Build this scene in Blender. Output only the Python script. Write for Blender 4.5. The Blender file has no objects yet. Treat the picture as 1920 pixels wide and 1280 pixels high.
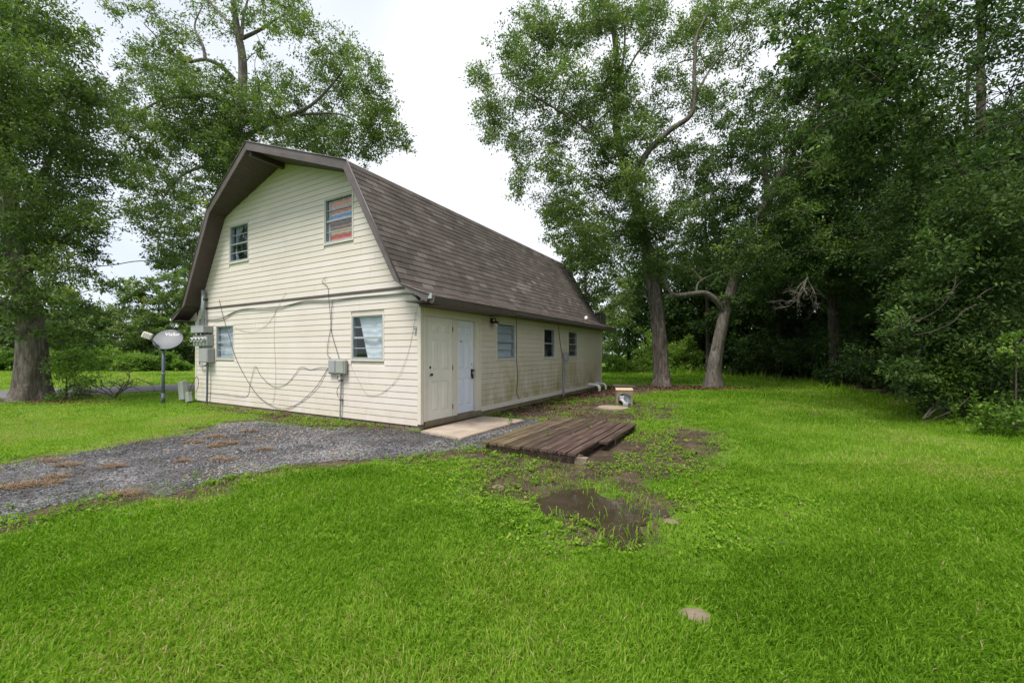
import bpy, bmesh, math, random
import numpy as np
from mathutils import Vector, Matrix
from mathutils.geometry import tessellate_polygon

SC = bpy.context.scene
COL = SC.collection
R = math.radians
rng = np.random.default_rng(7)
random.seed(7)

# ---------------------------------------------------------------- camera
F = 775.0                      # focal length in pixels of a 1920 px wide frame
HZ = 661.0                     # horizon row
EYE = 1.49
cam = bpy.data.cameras.new('camera')
cam_ob = bpy.data.objects.new('camera', cam)
COL.objects.link(cam_ob)
cam.sensor_width = 36.0
cam.lens = 36.0 * F / 1920.0
cam.shift_y = (HZ - 640.0) / 1920.0
cam.clip_start = 0.05
cam.clip_end = 1000.0
cam_ob.location = (0, 0, EYE)
cam_ob.rotation_euler = (R(90), 0, 0)
SC.camera = cam_ob

# ---------------------------------------------------------------- sky, sun, exposure
SUN_EL, SUN_AZ = R(64), math.atan2(-0.62, -0.78)      # light comes from behind the left shoulder
world = bpy.data.worlds.new('World')
SC.world = world
world.use_nodes = True
nt = world.node_tree
nt.nodes.clear()
wo = nt.nodes.new('ShaderNodeOutputWorld')
sky = nt.nodes.new('ShaderNodeTexSky')
sky.sky_type = 'NISHITA'
sky.sun_disc = False
sky.sun_elevation = SUN_EL
sky.sun_rotation = math.atan2(-0.62, -0.78)
bg1 = nt.nodes.new('ShaderNodeBackground')
bg1.inputs['Strength'].default_value = 0.10
nt.links.new(sky.outputs[0], bg1.inputs['Color'])
tc = nt.nodes.new('ShaderNodeTexCoord')
cl = nt.nodes.new('ShaderNodeTexNoise')
cl.inputs['Scale'].default_value = 1.6
cl.inputs['Detail'].default_value = 4.0
cl.inputs['Roughness'].default_value = 0.45
nt.links.new(tc.outputs['Generated'], cl.inputs['Vector'])
cr = nt.nodes.new('ShaderNodeValToRGB')
cr.color_ramp.elements[0].position = 0.36
cr.color_ramp.elements[0].color = (0.60, 0.66, 0.78, 1)
cr.color_ramp.elements[1].position = 0.60
cr.color_ramp.elements[1].color = (0.98, 0.985, 1.0, 1)
nt.links.new(cl.outputs['Fac'], cr.inputs['Fac'])
bg2 = nt.nodes.new('ShaderNodeBackground')
bg2.inputs['Strength'].default_value = 0.315
nt.links.new(cr.outputs['Color'], bg2.inputs['Color'])
mx = nt.nodes.new('ShaderNodeMixShader')
mx.inputs['Fac'].default_value = 0.90                  # nine tenths cloud cover
nt.links.new(bg1.outputs[0], mx.inputs[1])
nt.links.new(bg2.outputs[0], mx.inputs[2])
nt.links.new(mx.outputs[0], wo.inputs['Surface'])

sun = bpy.data.lights.new('sun', 'SUN')
sun.energy = 1.5
sun.angle = R(22)
sun.color = (1.0, 0.965, 0.90)
sun_ob = bpy.data.objects.new('sun', sun)
COL.objects.link(sun_ob)
sd = Vector((-0.62 * math.cos(SUN_EL), -0.78 * math.cos(SUN_EL), math.sin(SUN_EL)))
sun_ob.rotation_euler = sd.to_track_quat('Z', 'Y').to_euler()
sun_ob.location = (-10, -12, 20)

SC.view_settings.view_transform = 'Standard'
SC.view_settings.look = 'None'
SC.view_settings.gamma = 1.0
SC.view_settings.use_curve_mapping = False
SC.view_settings.exposure = 1.92
SC.render.engine = 'CYCLES'
SC.cycles.max_bounces = 7
SC.cycles.diffuse_bounces = 3
SC.cycles.glossy_bounces = 3
SC.cycles.transmission_bounces = 4
SC.cycles.transparent_max_bounces = 8
SC.cycles.caustics_reflective = False
SC.cycles.caustics_refractive = False
SC.cycles.use_denoising = True
SC.cycles.denoiser = 'OPENIMAGEDENOISE'
SC.cycles.denoising_input_passes = 'RGB_ALBEDO_NORMAL'
SC.cycles.denoising_prefilter = 'ACCURATE'

# ---------------------------------------------------------------- helpers
def tag(o, label=None, cat=None, group=None, kind=None):
    if label: o['label'] = label
    if cat: o['category'] = cat
    if group: o['group'] = group
    if kind: o['kind'] = kind
    return o

def empty(name, loc=(0, 0, 0), rz=0.0, parent=None):
    o = bpy.data.objects.new(name, None)
    o.empty_display_size = 0.2
    o.location = loc
    o.rotation_euler = (0, 0, rz)
    COL.objects.link(o)
    if parent: o.parent = parent
    return o

def mesh_np(name, v, f, mat, parent=None, tone=None, smooth=False):
    """mesh object from numpy arrays: v (N,3), f (M,k); tone = one float per face"""
    v = np.asarray(v, dtype=np.float32); f = np.asarray(f, dtype=np.int32)
    me = bpy.data.meshes.new(name)
    M, k = f.shape
    me.vertices.add(len(v)); me.vertices.foreach_set('co', v.ravel())
    me.loops.add(M * k); me.loops.foreach_set('vertex_index', f.ravel())
    me.polygons.add(M)
    me.polygons.foreach_set('loop_start', np.arange(0, M * k, k, dtype=np.int32))
    me.polygons.foreach_set('loop_total', np.full(M, k, dtype=np.int32))
    me.polygons.foreach_set('use_smooth', np.full(M, smooth, dtype=bool))
    if tone is not None:
        a = me.attributes.new('tone', 'FLOAT', 'FACE')
        a.data.foreach_set('value', np.asarray(tone, dtype=np.float32))
    me.update(calc_edges=True)
    me.materials.append(mat)
    o = bpy.data.objects.new(name, me)
    COL.objects.link(o)
    if parent: o.parent = parent
    return o

class MB:
    """collects shapes; build() links them as ONE mesh object"""
    def __init__(s): s.v = []; s.f = []; s.m = []; s.sm = []; s.t = []
    def add(s, vs, fs, mi=0, smooth=False, tone=0.5):
        n = len(s.v); s.v += [tuple(map(float, p)) for p in vs]
        for f in fs:
            s.f.append(tuple(i + n for i in f)); s.m.append(mi); s.sm.append(smooth); s.t.append(tone)
        return s
    def box(s, x0, x1, y0, y1, z0, z1, mi=0, tone=0.5, bev=0.0):
        if bev > 0:
            b = min(bev, (x1-x0)/3, (y1-y0)/3, (z1-z0)/3)
            vs = []; X = (x0, x1); Y = (y0, y1); Z = (z0, z1)
            bm = bmesh.new()
            r = bmesh.ops.create_cube(bm, size=1)
            for v in bm.verts:
                v.co = Vector((x0 + (v.co.x + .5)*(x1-x0), y0 + (v.co.y + .5)*(y1-y0), z0 + (v.co.z + .5)*(z1-z0)))
            bmesh.ops.bevel(bm, geom=bm.edges[:], offset=b, segments=1, affect='EDGES')
            bm.verts.index_update()
            s.add([v.co for v in bm.verts], [[v.index for v in f.verts] for f in bm.faces], mi, False, tone)
            bm.free(); return s
        vs = [(x0,y0,z0),(x1,y0,z0),(x1,y1,z0),(x0,y1,z0),(x0,y0,z1),(x1,y0,z1),(x1,y1,z1),(x0,y1,z1)]
        return s.add(vs, [(0,3,2,1),(4,5,6,7),(0,1,5,4),(1,2,6,5),(2,3,7,6),(3,0,4,7)], mi, False, tone)
    def hexa(s, vs, mi=0, tone=0.5):
        return s.add(vs, [(0,3,2,1),(4,5,6,7),(0,1,5,4),(1,2,6,5),(2,3,7,6),(3,0,4,7)], mi, False, tone)
    def tube(s, pts, rad, n=8, mi=0, cap=True, tone=0.5):
        v, f = tube_np(pts, rad, n)
        s.add(v, f.tolist(), mi, True, tone)
        if cap:
            k = len(v) - n
            base = len(s.v) - len(v)
            s.f.append(tuple(base + i for i in reversed(range(n)))); s.m.append(mi); s.sm.append(False); s.t.append(tone)
            s.f.append(tuple(base + k + i for i in range(n))); s.m.append(mi); s.sm.append(False); s.t.append(tone)
        return s
    def prism(s, poly, axis, t0, t1, mi=0, tone=0.5):
        n = len(poly)
        def P(p, t):
            return {'x': (t, p[0], p[1]), 'y': (p[0], t, p[1]), 'z': (p[0], p[1], t)}[axis]
        vs = [P(p, t0) for p in poly] + [P(p, t1) for p in poly]
        fs = [tuple(reversed(range(n))), tuple(range(n, 2*n))] + [(i, (i+1) % n, n + (i+1) % n, n + i) for i in range(n)]
        return s.add(vs, fs, mi, False, tone)
    def disc(s, c, r, z0, z1, n=24, mi=0, tone=.5):
        return s.prism([(c[0] + r*math.cos(2*math.pi*i/n), c[1] + r*math.sin(2*math.pi*i/n)) for i in range(n)], 'z', z0, z1, mi, tone)
    def xf(s, M, start=0):
        s.v[start:] = [tuple(M @ Vector(p)) for p in s.v[start:]]; return s
    def mesh(s, name, mats):
        me = bpy.data.meshes.new(name)
        me.from_pydata(s.v, [], s.f)
        for m in (mats if isinstance(mats, (list, tuple)) else [mats]): me.materials.append(m)
        me.polygons.foreach_set('material_index', np.array(s.m, dtype=np.int32))
        me.polygons.foreach_set('use_smooth', np.array(s.sm, dtype=bool))
        a = me.attributes.new('tone', 'FLOAT', 'FACE')
        a.data.foreach_set('value', np.array(s.t, dtype=np.float32))
        bm = bmesh.new(); bm.from_mesh(me); bmesh.ops.recalc_face_normals(bm, faces=bm.faces); bm.to_mesh(me); bm.free()
        me.update()
        return me
    def build(s, name, mats, parent=None, kind=None):
        o = bpy.data.objects.new(name, s.mesh(name, mats))
        COL.objects.link(o)
        if parent: o.parent = parent
        if kind: o['kind'] = kind
        return o

def link_mesh(name, me, parent=None, loc=(0, 0, 0), rot=(0, 0, 0)):
    o = bpy.data.objects.new(name, me); COL.objects.link(o)
    o.location = loc; o.rotation_euler = rot
    if parent: o.parent = parent
    return o

def tube_np(pts, rad, n=8):
    P = np.asarray(pts, dtype=float); m = len(P)
    rad = np.broadcast_to(np.asarray(rad, dtype=float), (m,)) if np.ndim(rad) < 2 else rad
    T = np.gradient(P, axis=0); T /= (np.linalg.norm(T, axis=1, keepdims=True) + 1e-9)
    ref = np.array([0, 0, 1.0]) if abs(T[0, 2]) < 0.9 else np.array([1.0, 0, 0])
    U = np.cross(T[0], ref); U /= np.linalg.norm(U)
    vs = []
    ang = np.arange(n) * 2 * math.pi / n
    for i in range(m):
        U = U - T[i] * (U @ T[i]); U /= (np.linalg.norm(U) + 1e-9)
        V = np.cross(T[i], U)
        r = rad[i]
        vs.append(P[i] + (np.outer(np.cos(ang), U) + np.outer(np.sin(ang), V)) * (r if np.ndim(r) == 0 else np.asarray(r)[:, None]))
    v = np.concatenate(vs)
    i = np.arange(m - 1)[:, None] * n; j = np.arange(n)[None, :]; j2 = (j + 1) % n
    f = np.stack([i + j, i + j2, i + n + j2, i + n + j], axis=-1).reshape(-1, 4)
    return v, f

def smooth_line(pts, per=6):
    """Catmull-Rom through the points"""
    P = np.asarray(pts, dtype=float)
    if len(P) < 3: return np.array([P[0] + (P[-1]-P[0]) * t for t in np.linspace(0, 1, per)])
    Q = np.vstack([2*P[0]-P[1], P, 2*P[-1]-P[-2]])
    out = []
    for i in range(1, len(Q)-2):
        for t in np.linspace(0, 1, per, endpoint=False):
            a, b, c, d = Q[i-1], Q[i], Q[i+1], Q[i+2]
            out.append(0.5*((2*b) + (-a+c)*t + (2*a-5*b+4*c-d)*t*t + (-a+3*b-3*c+d)*t**3))
    out.append(P[-1])
    return np.array(out)

def pix(u, v, d):          # a point d metres ahead that appears at pixel (u, v): used for measuring off the photograph
    return np.array([(u-960)/F*d, d, EYE-(v-HZ)/F*d])
def gnd(u, v):
    return pix(u, v, EYE*F/(v-HZ))[:2]

# ---------------------------------------------------------------- materials
def new_mat(name):
    m = bpy.data.materials.new(name); m.use_nodes = True
    nt = m.node_tree; b = nt.nodes['Principled BSDF']
    return m, nt, b
def N(nt, typ, **kw):
    n = nt.nodes.new(typ)
    for k, v in kw.items():
        if hasattr(n, k): setattr(n, k, v)
        else: n.inputs[k].default_value = v
    return n
def ramp(nt, fac, stops):
    r = nt.nodes.new('ShaderNodeValToRGB')
    e = r.color_ramp.elements
    while len(e) < len(stops): e.new(0.5)
    for el, (p, c) in zip(e, stops):
        el.position = p; el.color = (*c, 1)
    nt.links.new(fac, r.inputs['Fac'])
    return r.outputs['Color']
def mixc(nt, fac, a, b, mode='MIX'):
    m = nt.nodes.new('ShaderNodeMix'); m.data_type = 'RGBA'; m.blend_type = mode
    if hasattr(fac, 'node'): nt.links.new(fac, m.inputs[0])
    else: m.inputs[0].default_value = fac
    for s, x in ((6, a), (7, b)):
        if hasattr(x, 'node'): nt.links.new(x, m.inputs[s])
        else: m.inputs[s].default_value = (*x, 1)
    return m.outputs[2]
def noise(nt, scale, detail=4, rough=.55, vec=None, dist=0.0):
    n = N(nt, 'ShaderNodeTexNoise'); n.inputs['Scale'].default_value = scale
    n.inputs['Detail'].default_value = detail; n.inputs['Roughness'].default_value = rough
    n.inputs['Distortion'].default_value = dist
    if vec is not None: nt.links.new(vec, n.inputs['Vector'])
    return n.outputs['Fac']
def wpos(nt, scale=None):
    g = nt.nodes.new('ShaderNodeNewGeometry').outputs['Position']
    if scale is None: return g
    m = nt.nodes.new('ShaderNodeVectorMath'); m.operation = 'MULTIPLY'
    nt.links.new(g, m.inputs[0]); m.inputs[1].default_value = scale
    return m.outputs[0]
def math_n(nt, op, a, b=None, clamp=False):
    m = nt.nodes.new('ShaderNodeMath'); m.operation = op; m.use_clamp = clamp
    for i, x in enumerate((a, b)):
        if x is None: continue
        if hasattr(x, 'node'): nt.links.new(x, m.inputs[i])
        else: m.inputs[i].default_value = x
    return m.outputs[0]
def bump(nt, b, h, strength=.3, dist=.01):
    n = nt.nodes.new('ShaderNodeBump'); n.inputs['Strength'].default_value = strength
    n.inputs['Distance'].default_value = dist
    nt.links.new(h, n.inputs['Height']); nt.links.new(n.outputs[0], b.inputs['Normal'])
def attr(nt, name):
    a = nt.nodes.new('ShaderNodeAttribute'); a.attribute_name = name
    return a.outputs['Fac']

def simple(name, col, rough=.5, var=.15, scale=6, metal=0.0, bmp=0.0, bscale=40, spec=.4):
    m, nt, b = new_mat(name)
    d = tuple(c*(1-var) for c in col); l = tuple(min(1, c*(1+var)) for c in col)
    b_n = noise(nt, scale, 5, .6, wpos(nt))
    nt.links.new(ramp(nt, b_n, [(.3, d), (.7, l)]), b.inputs['Base Color'])
    b.inputs['Roughness'].default_value = rough; b.inputs['Metallic'].default_value = metal
    b.inputs['Specular IOR Level'].default_value = spec
    if bmp: bump(nt, b, noise(nt, bscale, 3, .6, wpos(nt)), bmp, .01)
    return m

def siding_mat(name, dirty):
    m, nt, b = new_mat(name)
    p = wpos(nt)
    base = ramp(nt, noise(nt, 1.3, 5, .6, p), [(.3, (.590, .532, .482)), (.7, (.645, .590, .548))])
    base = mixc(nt, math_n(nt, 'MULTIPLY', attr(nt, 'tone'), .30), base, (.53, .465, .34))
    g = nt.nodes.new('ShaderNodeSeparateXYZ'); nt.links.new(p, g.inputs[0])
    streak = noise(nt, 1.0, 6, .7, wpos(nt, (5, 5, 1.8)))
    if dirty:
        band = nt.nodes.new('ShaderNodeMapRange'); band.inputs[1].default_value = 1.7; band.inputs[2].default_value = .35
        nt.links.new(g.outputs[2], band.inputs[0])
        big = noise(nt, .75, 4, .6, p)
        k = math_n(nt, 'MULTIPLY', math_n(nt, 'SUBTRACT', math_n(nt, 'ADD', big, streak), .80), 2.2, True)
        k = math_n(nt, 'MULTIPLY', k, band.outputs[0], True)
        k = math_n(nt, 'ADD', k, .16)
        col = mixc(nt, k, base, (.30, .25, .085))
        k2 = math_n(nt, 'MULTIPLY', math_n(nt, 'SUBTRACT', noise(nt, 3.0, 7, .78, wpos(nt, (1, 1, .8))), .55), 3.0, True)
        col = mixc(nt, math_n(nt, 'MULTIPLY', k2, math_n(nt, 'MULTIPLY', band.outputs[0], .75)), col, (.13, .115, .06))
    else:
        k = math_n(nt, 'MULTIPLY', math_n(nt, 'SUBTRACT', streak, .52), .7, True)
        col = mixc(nt, k, base, (.55, .47, .30))
        low = nt.nodes.new('ShaderNodeMapRange'); low.inputs[1].default_value = .75; low.inputs[2].default_value = .05
        nt.links.new(g.outputs[2], low.inputs[0])
        k = math_n(nt, 'MULTIPLY', low.outputs[0], math_n(nt, 'MULTIPLY', math_n(nt, 'SUBTRACT', noise(nt, 3, 6, .7, p), .38), 1.4, True))
        col = mixc(nt, k, col, (.42, .34, .20))
    nt.links.new(col, b.inputs['Base Color'])
    b.inputs['Roughness'].default_value = .42
    b.inputs['Specular IOR Level'].default_value = .3
    bump(nt, b, noise(nt, 1, 4, .6, wpos(nt, (14, 14, 120))), .12, .004)
    return m

M = {}
M['siding'] = siding_mat('cream vinyl siding', False)
M['siding_dirty'] = siding_mat('mildewed cream vinyl siding', True)
M['trim'] = simple('cream trim', (.60, .55, .46), .45, .05, 3)
M['door_cream'] = simple('cream painted door', (.66, .63, .56), .45, .05, 3, bmp=.05)
M['door_white'] = simple('white painted door', (.62, .65, .72), .4, .04, 3, bmp=.05)
M['white'] = simple('white plastic', (.75, .76, .74), .4, .08, 8)
M['brown'] = simple('brown aluminium trim', (.085, .066, .062), .45, .18, 5)
M['brown_light'] = simple('weathered brown fascia', (.105, .085, .083), .45, .2, 4)
M['soffit'] = simple('dark brown soffit', (.075, .052, .048), .5, .15, 5)
M['alu'] = simple('grey aluminium', (.36, .39, .41), .38, .1, 9, metal=.25)
M['steel'] = simple('galvanised steel', (.26, .29, .305), .42, .14, 12, metal=.3)
M['steel_dark'] = simple('weathered pipe', (.11, .13, .155), .5, .2, 12, metal=.2)
M['grey_box'] = simple('grey enamel', (.30, .305, .31), .45, .08, 7)
M['sage_box'] = simple('grey green plastic', (.28, .295, .265), .5, .10, 7)
M['black'] = simple('black metal', (.018, .017, .016), .4, .2, 10)
M['rust'] = simple('rusty steel', (.12, .05, .025), .8, .3, 40)
M['cable'] = simple('grey cable', (.20, .21, .21), .6, .2, 20)
M['cable_dark'] = simple('dark cable', (.055, .05, .047), .6, .2, 20)
M['cable_pale'] = simple('dusty pale cable', (.42, .37, .28), .6, .2, 20)
M['dish'] = simple('grey dish', (.065, .076, .096), .45, .06, 8)
M['lnb'] = simple('white feed horn', (.68, .62, .58), .5, .1, 30)
M['interior'] = simple('dim room', (.10, .10, .10), .9, .1, 2)
M['reveal'] = simple('window reveal', (.45, .42, .36), .7, .1, 4)
M['blind'] = simple('window blind', (.62, .68, .74), .6, .06, 5)
M['curtain'] = simple('white curtain', (.74, .77, .80), .8, .05, 5)
M['curtain_blue'] = simple('blue grey curtain', (.30, .36, .45), .8, .25, 5)
M['curtain_dark'] = simple('dark curtain', (.03, .03, .035), .9, .3, 8)
M['plywood'] = simple('pale plywood', (.42, .31, .19), .8, .2, 9, bmp=.1)
M['plywood_grey'] = simple('weathered plywood', (.19, .15, .105), .85, .3, 6, bmp=.15)
M['pvc'] = simple('white pipe', (.72, .72, .69), .4, .08, 14)
M['glassjar'] = simple('clear lamp glass', (.45, .45, .42), .15, .1, 10)

def concrete(name, c0, c1, moss=None):
    m, nt, b = new_mat(name)
    p = wpos(nt)
    col = ramp(nt, noise(nt, 2.2, 8, .68, p), [(.3, c0), (.68, c1)])
    fine = ramp(nt, noise(nt, 60, 4, .6, p), [(.3, (.75, .75, .75)), (.7, (1.1, 1.1, 1.1))])
    col = mixc(nt, .7, col, mixc(nt, 1.0, col, fine, 'MULTIPLY'))
    if moss:
        k = math_n(nt, 'MULTIPLY', math_n(nt, 'SUBTRACT', noise(nt, 2.8, 6, .65, p), .5), 4.0, True)
        col = mixc(nt, k, col, moss)
    nt.links.new(col, b.inputs['Base Color']); b.inputs['Roughness'].default_value = .9
    bump(nt, b, noise(nt, 35, 5, .65, p), .4, .008)
    return m
M['block'] = concrete('concrete block', (.13, .098, .062), (.26, .20, .135), (.11, .115, .045))
M['mortar'] = concrete('mortar', (.10, .08, .06), (.16, .13, .10))
M['slab'] = concrete('stained concrete', (.24, .175, .125), (.42, .35, .28))
M['well'] = concrete('old concrete', (.19, .15, .105), (.34, .27, .20))

# glass: mostly clear, mirror at grazing angles
m, nt, b = new_mat('window glass')
nt.nodes.remove(b)
tr = N(nt, 'ShaderNodeBsdfTransparent'); tr.inputs[0].default_value = (.95, .97, .98, 1)
gl = N(nt, 'ShaderNodeBsdfGlossy'); gl.inputs['Roughness'].default_value = .015; gl.inputs[0].default_value = (.95, .97, 1, 1)
fr = N(nt, 'ShaderNodeLayerWeight'); fr.inputs['Blend'].default_value = .5
ms = N(nt, 'ShaderNodeMixShader')
nt.links.new(math_n(nt, 'ADD', math_n(nt, 'MULTIPLY', math_n(nt, 'POWER', fr.outputs['Facing'], 3.0), .40), .022, True), ms.inputs[0])
nt.links.new(tr.outputs[0], ms.inputs[1]); nt.links.new(gl.outputs[0], ms.inputs[2])
nt.links.new(ms.outputs[0], nt.nodes['Material Output'].inputs[0])
M['glass'] = m

# shingles: one tone per tab
m, nt, b = new_mat('brown asphalt shingle')
p = wpos(nt)
col = ramp(nt, attr(nt, 'tone'), [(0, (.058, .047, .041)), (.5, (.088, .073, .065)), (1, (.155, .133, .119))])
gr = ramp(nt, noise(nt, 170, 3, .7, p), [(.3, (.55, .55, .55)), (.7, (1.4, 1.38, 1.36))])
col = mixc(nt, .8, col, mixc(nt, 1.0, col, gr, 'MULTIPLY'))
st = ramp(nt, noise(nt, 1.1, 5, .6, wpos(nt, (1, 1, .35))), [(.35, (.80, .79, .78)), (.65, (1.15, 1.14, 1.13))])
col = mixc(nt, 1.0, col, st, 'MULTIPLY')
nt.links.new(col, b.inputs['Base Color']); b.inputs['Roughness'].default_value = .88
b.inputs['Specular IOR Level'].default_value = .25
bump(nt, b, noise(nt, 150, 3, .7, p), .5, .004)
M['shingle'] = m

# striped blanket hung in the upper window
m, nt, b = new_mat('striped blanket')
g = N(nt, 'ShaderNodeTexCoord'); s = N(nt, 'ShaderNodeSeparateXYZ'); nt.links.new(g.outputs['Object'], s.inputs[0])
wob = math_n(nt, 'ADD', s.outputs[2], math_n(nt, 'MULTIPLY', math_n(nt, 'SUBTRACT', noise(nt, 4, 2, .5, g.outputs['Object']), .5), .05))
mr = N(nt, 'ShaderNodeMapRange'); mr.inputs[1].default_value = 3.95; mr.inputs[2].default_value = 4.90
nt.links.new(wob, mr.inputs[0])
r_ = nt.nodes.new('ShaderNodeValToRGB'); r_.color_ramp.interpolation = 'CONSTANT'
stops = [(0, (.68, .085, .015)), (.11, (.28, .04, .02)), (.14, (.66, .15, .035)), (.20, (.55, .45, .38)), (.23, (.50, .33, .05)), (.30, (.05, .08, .06)),
         (.34, (.45, .14, .05)), (.39, (.06, .11, .08)), (.44, (.50, .17, .04)), (.52, (.42, .40, .42)), (.57, (.10, .20, .48)), (.64, (.55, .55, .55)),
         (.67, (.68, .20, .045)), (.76, (.22, .13, .07)), (.80, (.42, .38, .32)), (.84, (.66, .20, .05)), (.93, (.40, .20, .07)), (.97, (.25, .22, .18))]
e = r_.color_ramp.elements
while len(e) < len(stops): e.new(.5)
for el, (pp, c) in zip(e, stops): el.position = pp; el.color = (*c, 1)
nt.links.new(mr.outputs[0], r_.inputs[0]); nt.links.new(r_.outputs[0], b.inputs['Base Color'])
b.inputs['Roughness'].default_value = .9
M['blanket'] = m

# deck wood
m, nt, b = new_mat('wet dark deck wood')
g = N(nt, 'ShaderNodeTexCoord')
mp = N(nt, 'ShaderNodeMapping'); mp.inputs['Scale'].default_value = (1.5, 26, 26); nt.links.new(g.outputs['Object'], mp.inputs[0])
oi = N(nt, 'ShaderNodeObjectInfo')
va = N(nt, 'ShaderNodeVectorMath', operation='ADD'); nt.links.new(mp.outputs[0], va.inputs[0])
cmb = N(nt, 'ShaderNodeCombineXYZ'); nt.links.new(math_n(nt, 'MULTIPLY', oi.outputs['Random'], 40), cmb.inputs[0]); nt.links.new(cmb.outputs[0], va.inputs[1])
gn = noise(nt, 1.0, 6, .65, va.outputs[0])
col = ramp(nt, gn, [(.3, (.016, .010, .009)), (.5, (.060, .042, .033)), (.68, (.15, .115, .085))])
green = ramp(nt, noise(nt, 1.7, 4, .6, wpos(nt)), [(.42, (0, 0, 0)), (.62, (1, 1, 1))])
col = mixc(nt, math_n(nt, 'MULTIPLY', attr(nt, 'tone'), .75), mixc(nt, .35, col, (.040, .014, .014)), mixc(nt, green, col, (.13, .105, .045)))
vv_ = math_n(nt, 'ADD', math_n(nt, 'MULTIPLY', oi.outputs['Random'], .9), .75)
cc_ = N(nt, 'ShaderNodeCombineColor')
for i_ in range(3): nt.links.new(vv_, cc_.inputs[i_])
col = mixc(nt, 1.0, col, cc_.outputs[0], 'MULTIPLY')
nt.links.new(col, b.inputs['Base Color']); b.inputs['Roughness'].default_value = .42
b.inputs['Specular IOR Level'].default_value = .35
bump(nt, b, gn, .5, .006)
M['deck'] = m

# bark
def bark_mat(name, dark, mid, pale, lichen=.5):
    m, nt, b = new_mat(name)
    p = wpos(nt)
    h = noise(nt, 1, 6, .68, wpos(nt, (13, 13, 2.6)), .4)
    col = ramp(nt, h, [(.28, dark), (.52, mid), (.75, pale)])
    li = math_n(nt, 'MULTIPLY', math_n(nt, 'SUBTRACT', noise(nt, 2.4, 8, .75, p), .55), 6.0, True)
    col = mixc(nt, math_n(nt, 'MULTIPLY', li, lichen), col, (.40, .40, .36))
    mo = math_n(nt, 'MULTIPLY', math_n(nt, 'SUBTRACT', noise(nt, 1.6, 5, .7, wpos(nt, (1.3, 1.3, .6))), .56), 6.0, True)
    col = mixc(nt, math_n(nt, 'MULTIPLY', mo, .75), col, (.028, .024, .02))
    nt.links.new(col, b.inputs['Base Color']); b.inputs['Roughness'].default_value = .92
    b.inputs['Specular IOR Level'].default_value = .2
    bump(nt, b, h, 1.0, .05)
    return m
M['bark'] = bark_mat('furrowed grey bark', (.036, .028, .022), (.12, .10, .082), (.26, .235, .205))
M['bark_smooth'] = bark_mat('mottled grey bark', (.045, .038, .031), (.135, .117, .098), (.26, .235, .205), .65)
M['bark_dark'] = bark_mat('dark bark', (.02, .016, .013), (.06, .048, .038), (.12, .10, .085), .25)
M['dead_wood'] = bark_mat('bleached dead wood', (.13, .11, .09), (.25, .22, .18), (.36, .33, .28), .3)

def leaf_mat(name, stops, trans=.38, rough=.5, spec=.22):
    m, nt, b = new_mat(name)
    col = ramp(nt, attr(nt, 'tone'), stops)
    nt.links.new(col, b.inputs['Base Color'])
    b.inputs['Roughness'].default_value = rough; b.inputs['Specular IOR Level'].default_value = spec
    t = N(nt, 'ShaderNodeBsdfTranslucent')
    nt.links.new(mixc(nt, 1.0, col, (1.25, 1.5, .6), 'MULTIPLY'), t.inputs[0])
    s = N(nt, 'ShaderNodeMixShader'); s.inputs[0].default_value = trans
    nt.links.new(b.outputs[0], s.inputs[1]); nt.links.new(t.outputs[0], s.inputs[2])
    nt.links.new(s.outputs[0], nt.nodes['Material Output'].inputs[0])
    return m
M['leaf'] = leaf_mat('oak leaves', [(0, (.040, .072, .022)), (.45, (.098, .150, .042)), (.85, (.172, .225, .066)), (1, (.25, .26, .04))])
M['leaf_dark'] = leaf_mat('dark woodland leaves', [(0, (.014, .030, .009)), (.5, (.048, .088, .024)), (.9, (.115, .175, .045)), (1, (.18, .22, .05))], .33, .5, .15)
M['leaf_bright'] = leaf_mat('bright shrub leaves', [(0, (.050, .095, .018)), (.5, (.115, .20, .030)), (1, (.21, .29, .055))], .4)
M['grass'] = leaf_mat('lawn grass', [(0, (.030, .070, .004)), (.35, (.092, .195, .008)), (.7, (.190, .315, .024)), (.92, (.28, .34, .060)), (1, (.40, .34, .16))], .45, .55, .12)
M['straw'] = simple('brown pine straw', (.22, .145, .085), .9, .3, 12)
M['litter'] = leaf_mat('fallen leaves', [(0, (.030, .015, .009)), (.5, (.085, .038, .020)), (1, (.19, .095, .05))], .1, .7, .2)

# ---------------------------------------------------------------- numeric noise for ground masks
def vnoise(x, y, seed=0):
    x = np.asarray(x, dtype=float); y = np.asarray(y, dtype=float)
    xi = np.floor(x).astype(np.int64); yi = np.floor(y).astype(np.int64)
    xf = x - xi; yf = y - yi
    def h(a, b):
        n = (a * 374761393 + b * 668265263 + seed * 974711) & 0x7fffffff
        n = ((n ^ (n >> 13)) * 1274126177) & 0x7fffffff
        return ((n ^ (n >> 16)) & 0xffff) / 65535.0
    u = xf*xf*(3-2*xf); w = yf*yf*(3-2*yf)
    return (h(xi, yi)*(1-u) + h(xi+1, yi)*u)*(1-w) + (h(xi, yi+1)*(1-u) + h(xi+1, yi+1)*u)*w
def fbm(x, y, seed=0, oct=4):
    s = 0; a = .5; t = 0
    for i in range(oct):
        s = s + a*vnoise(x*2**i, y*2**i, seed+i*17); t += a; a *= .5
    return s/t
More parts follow.
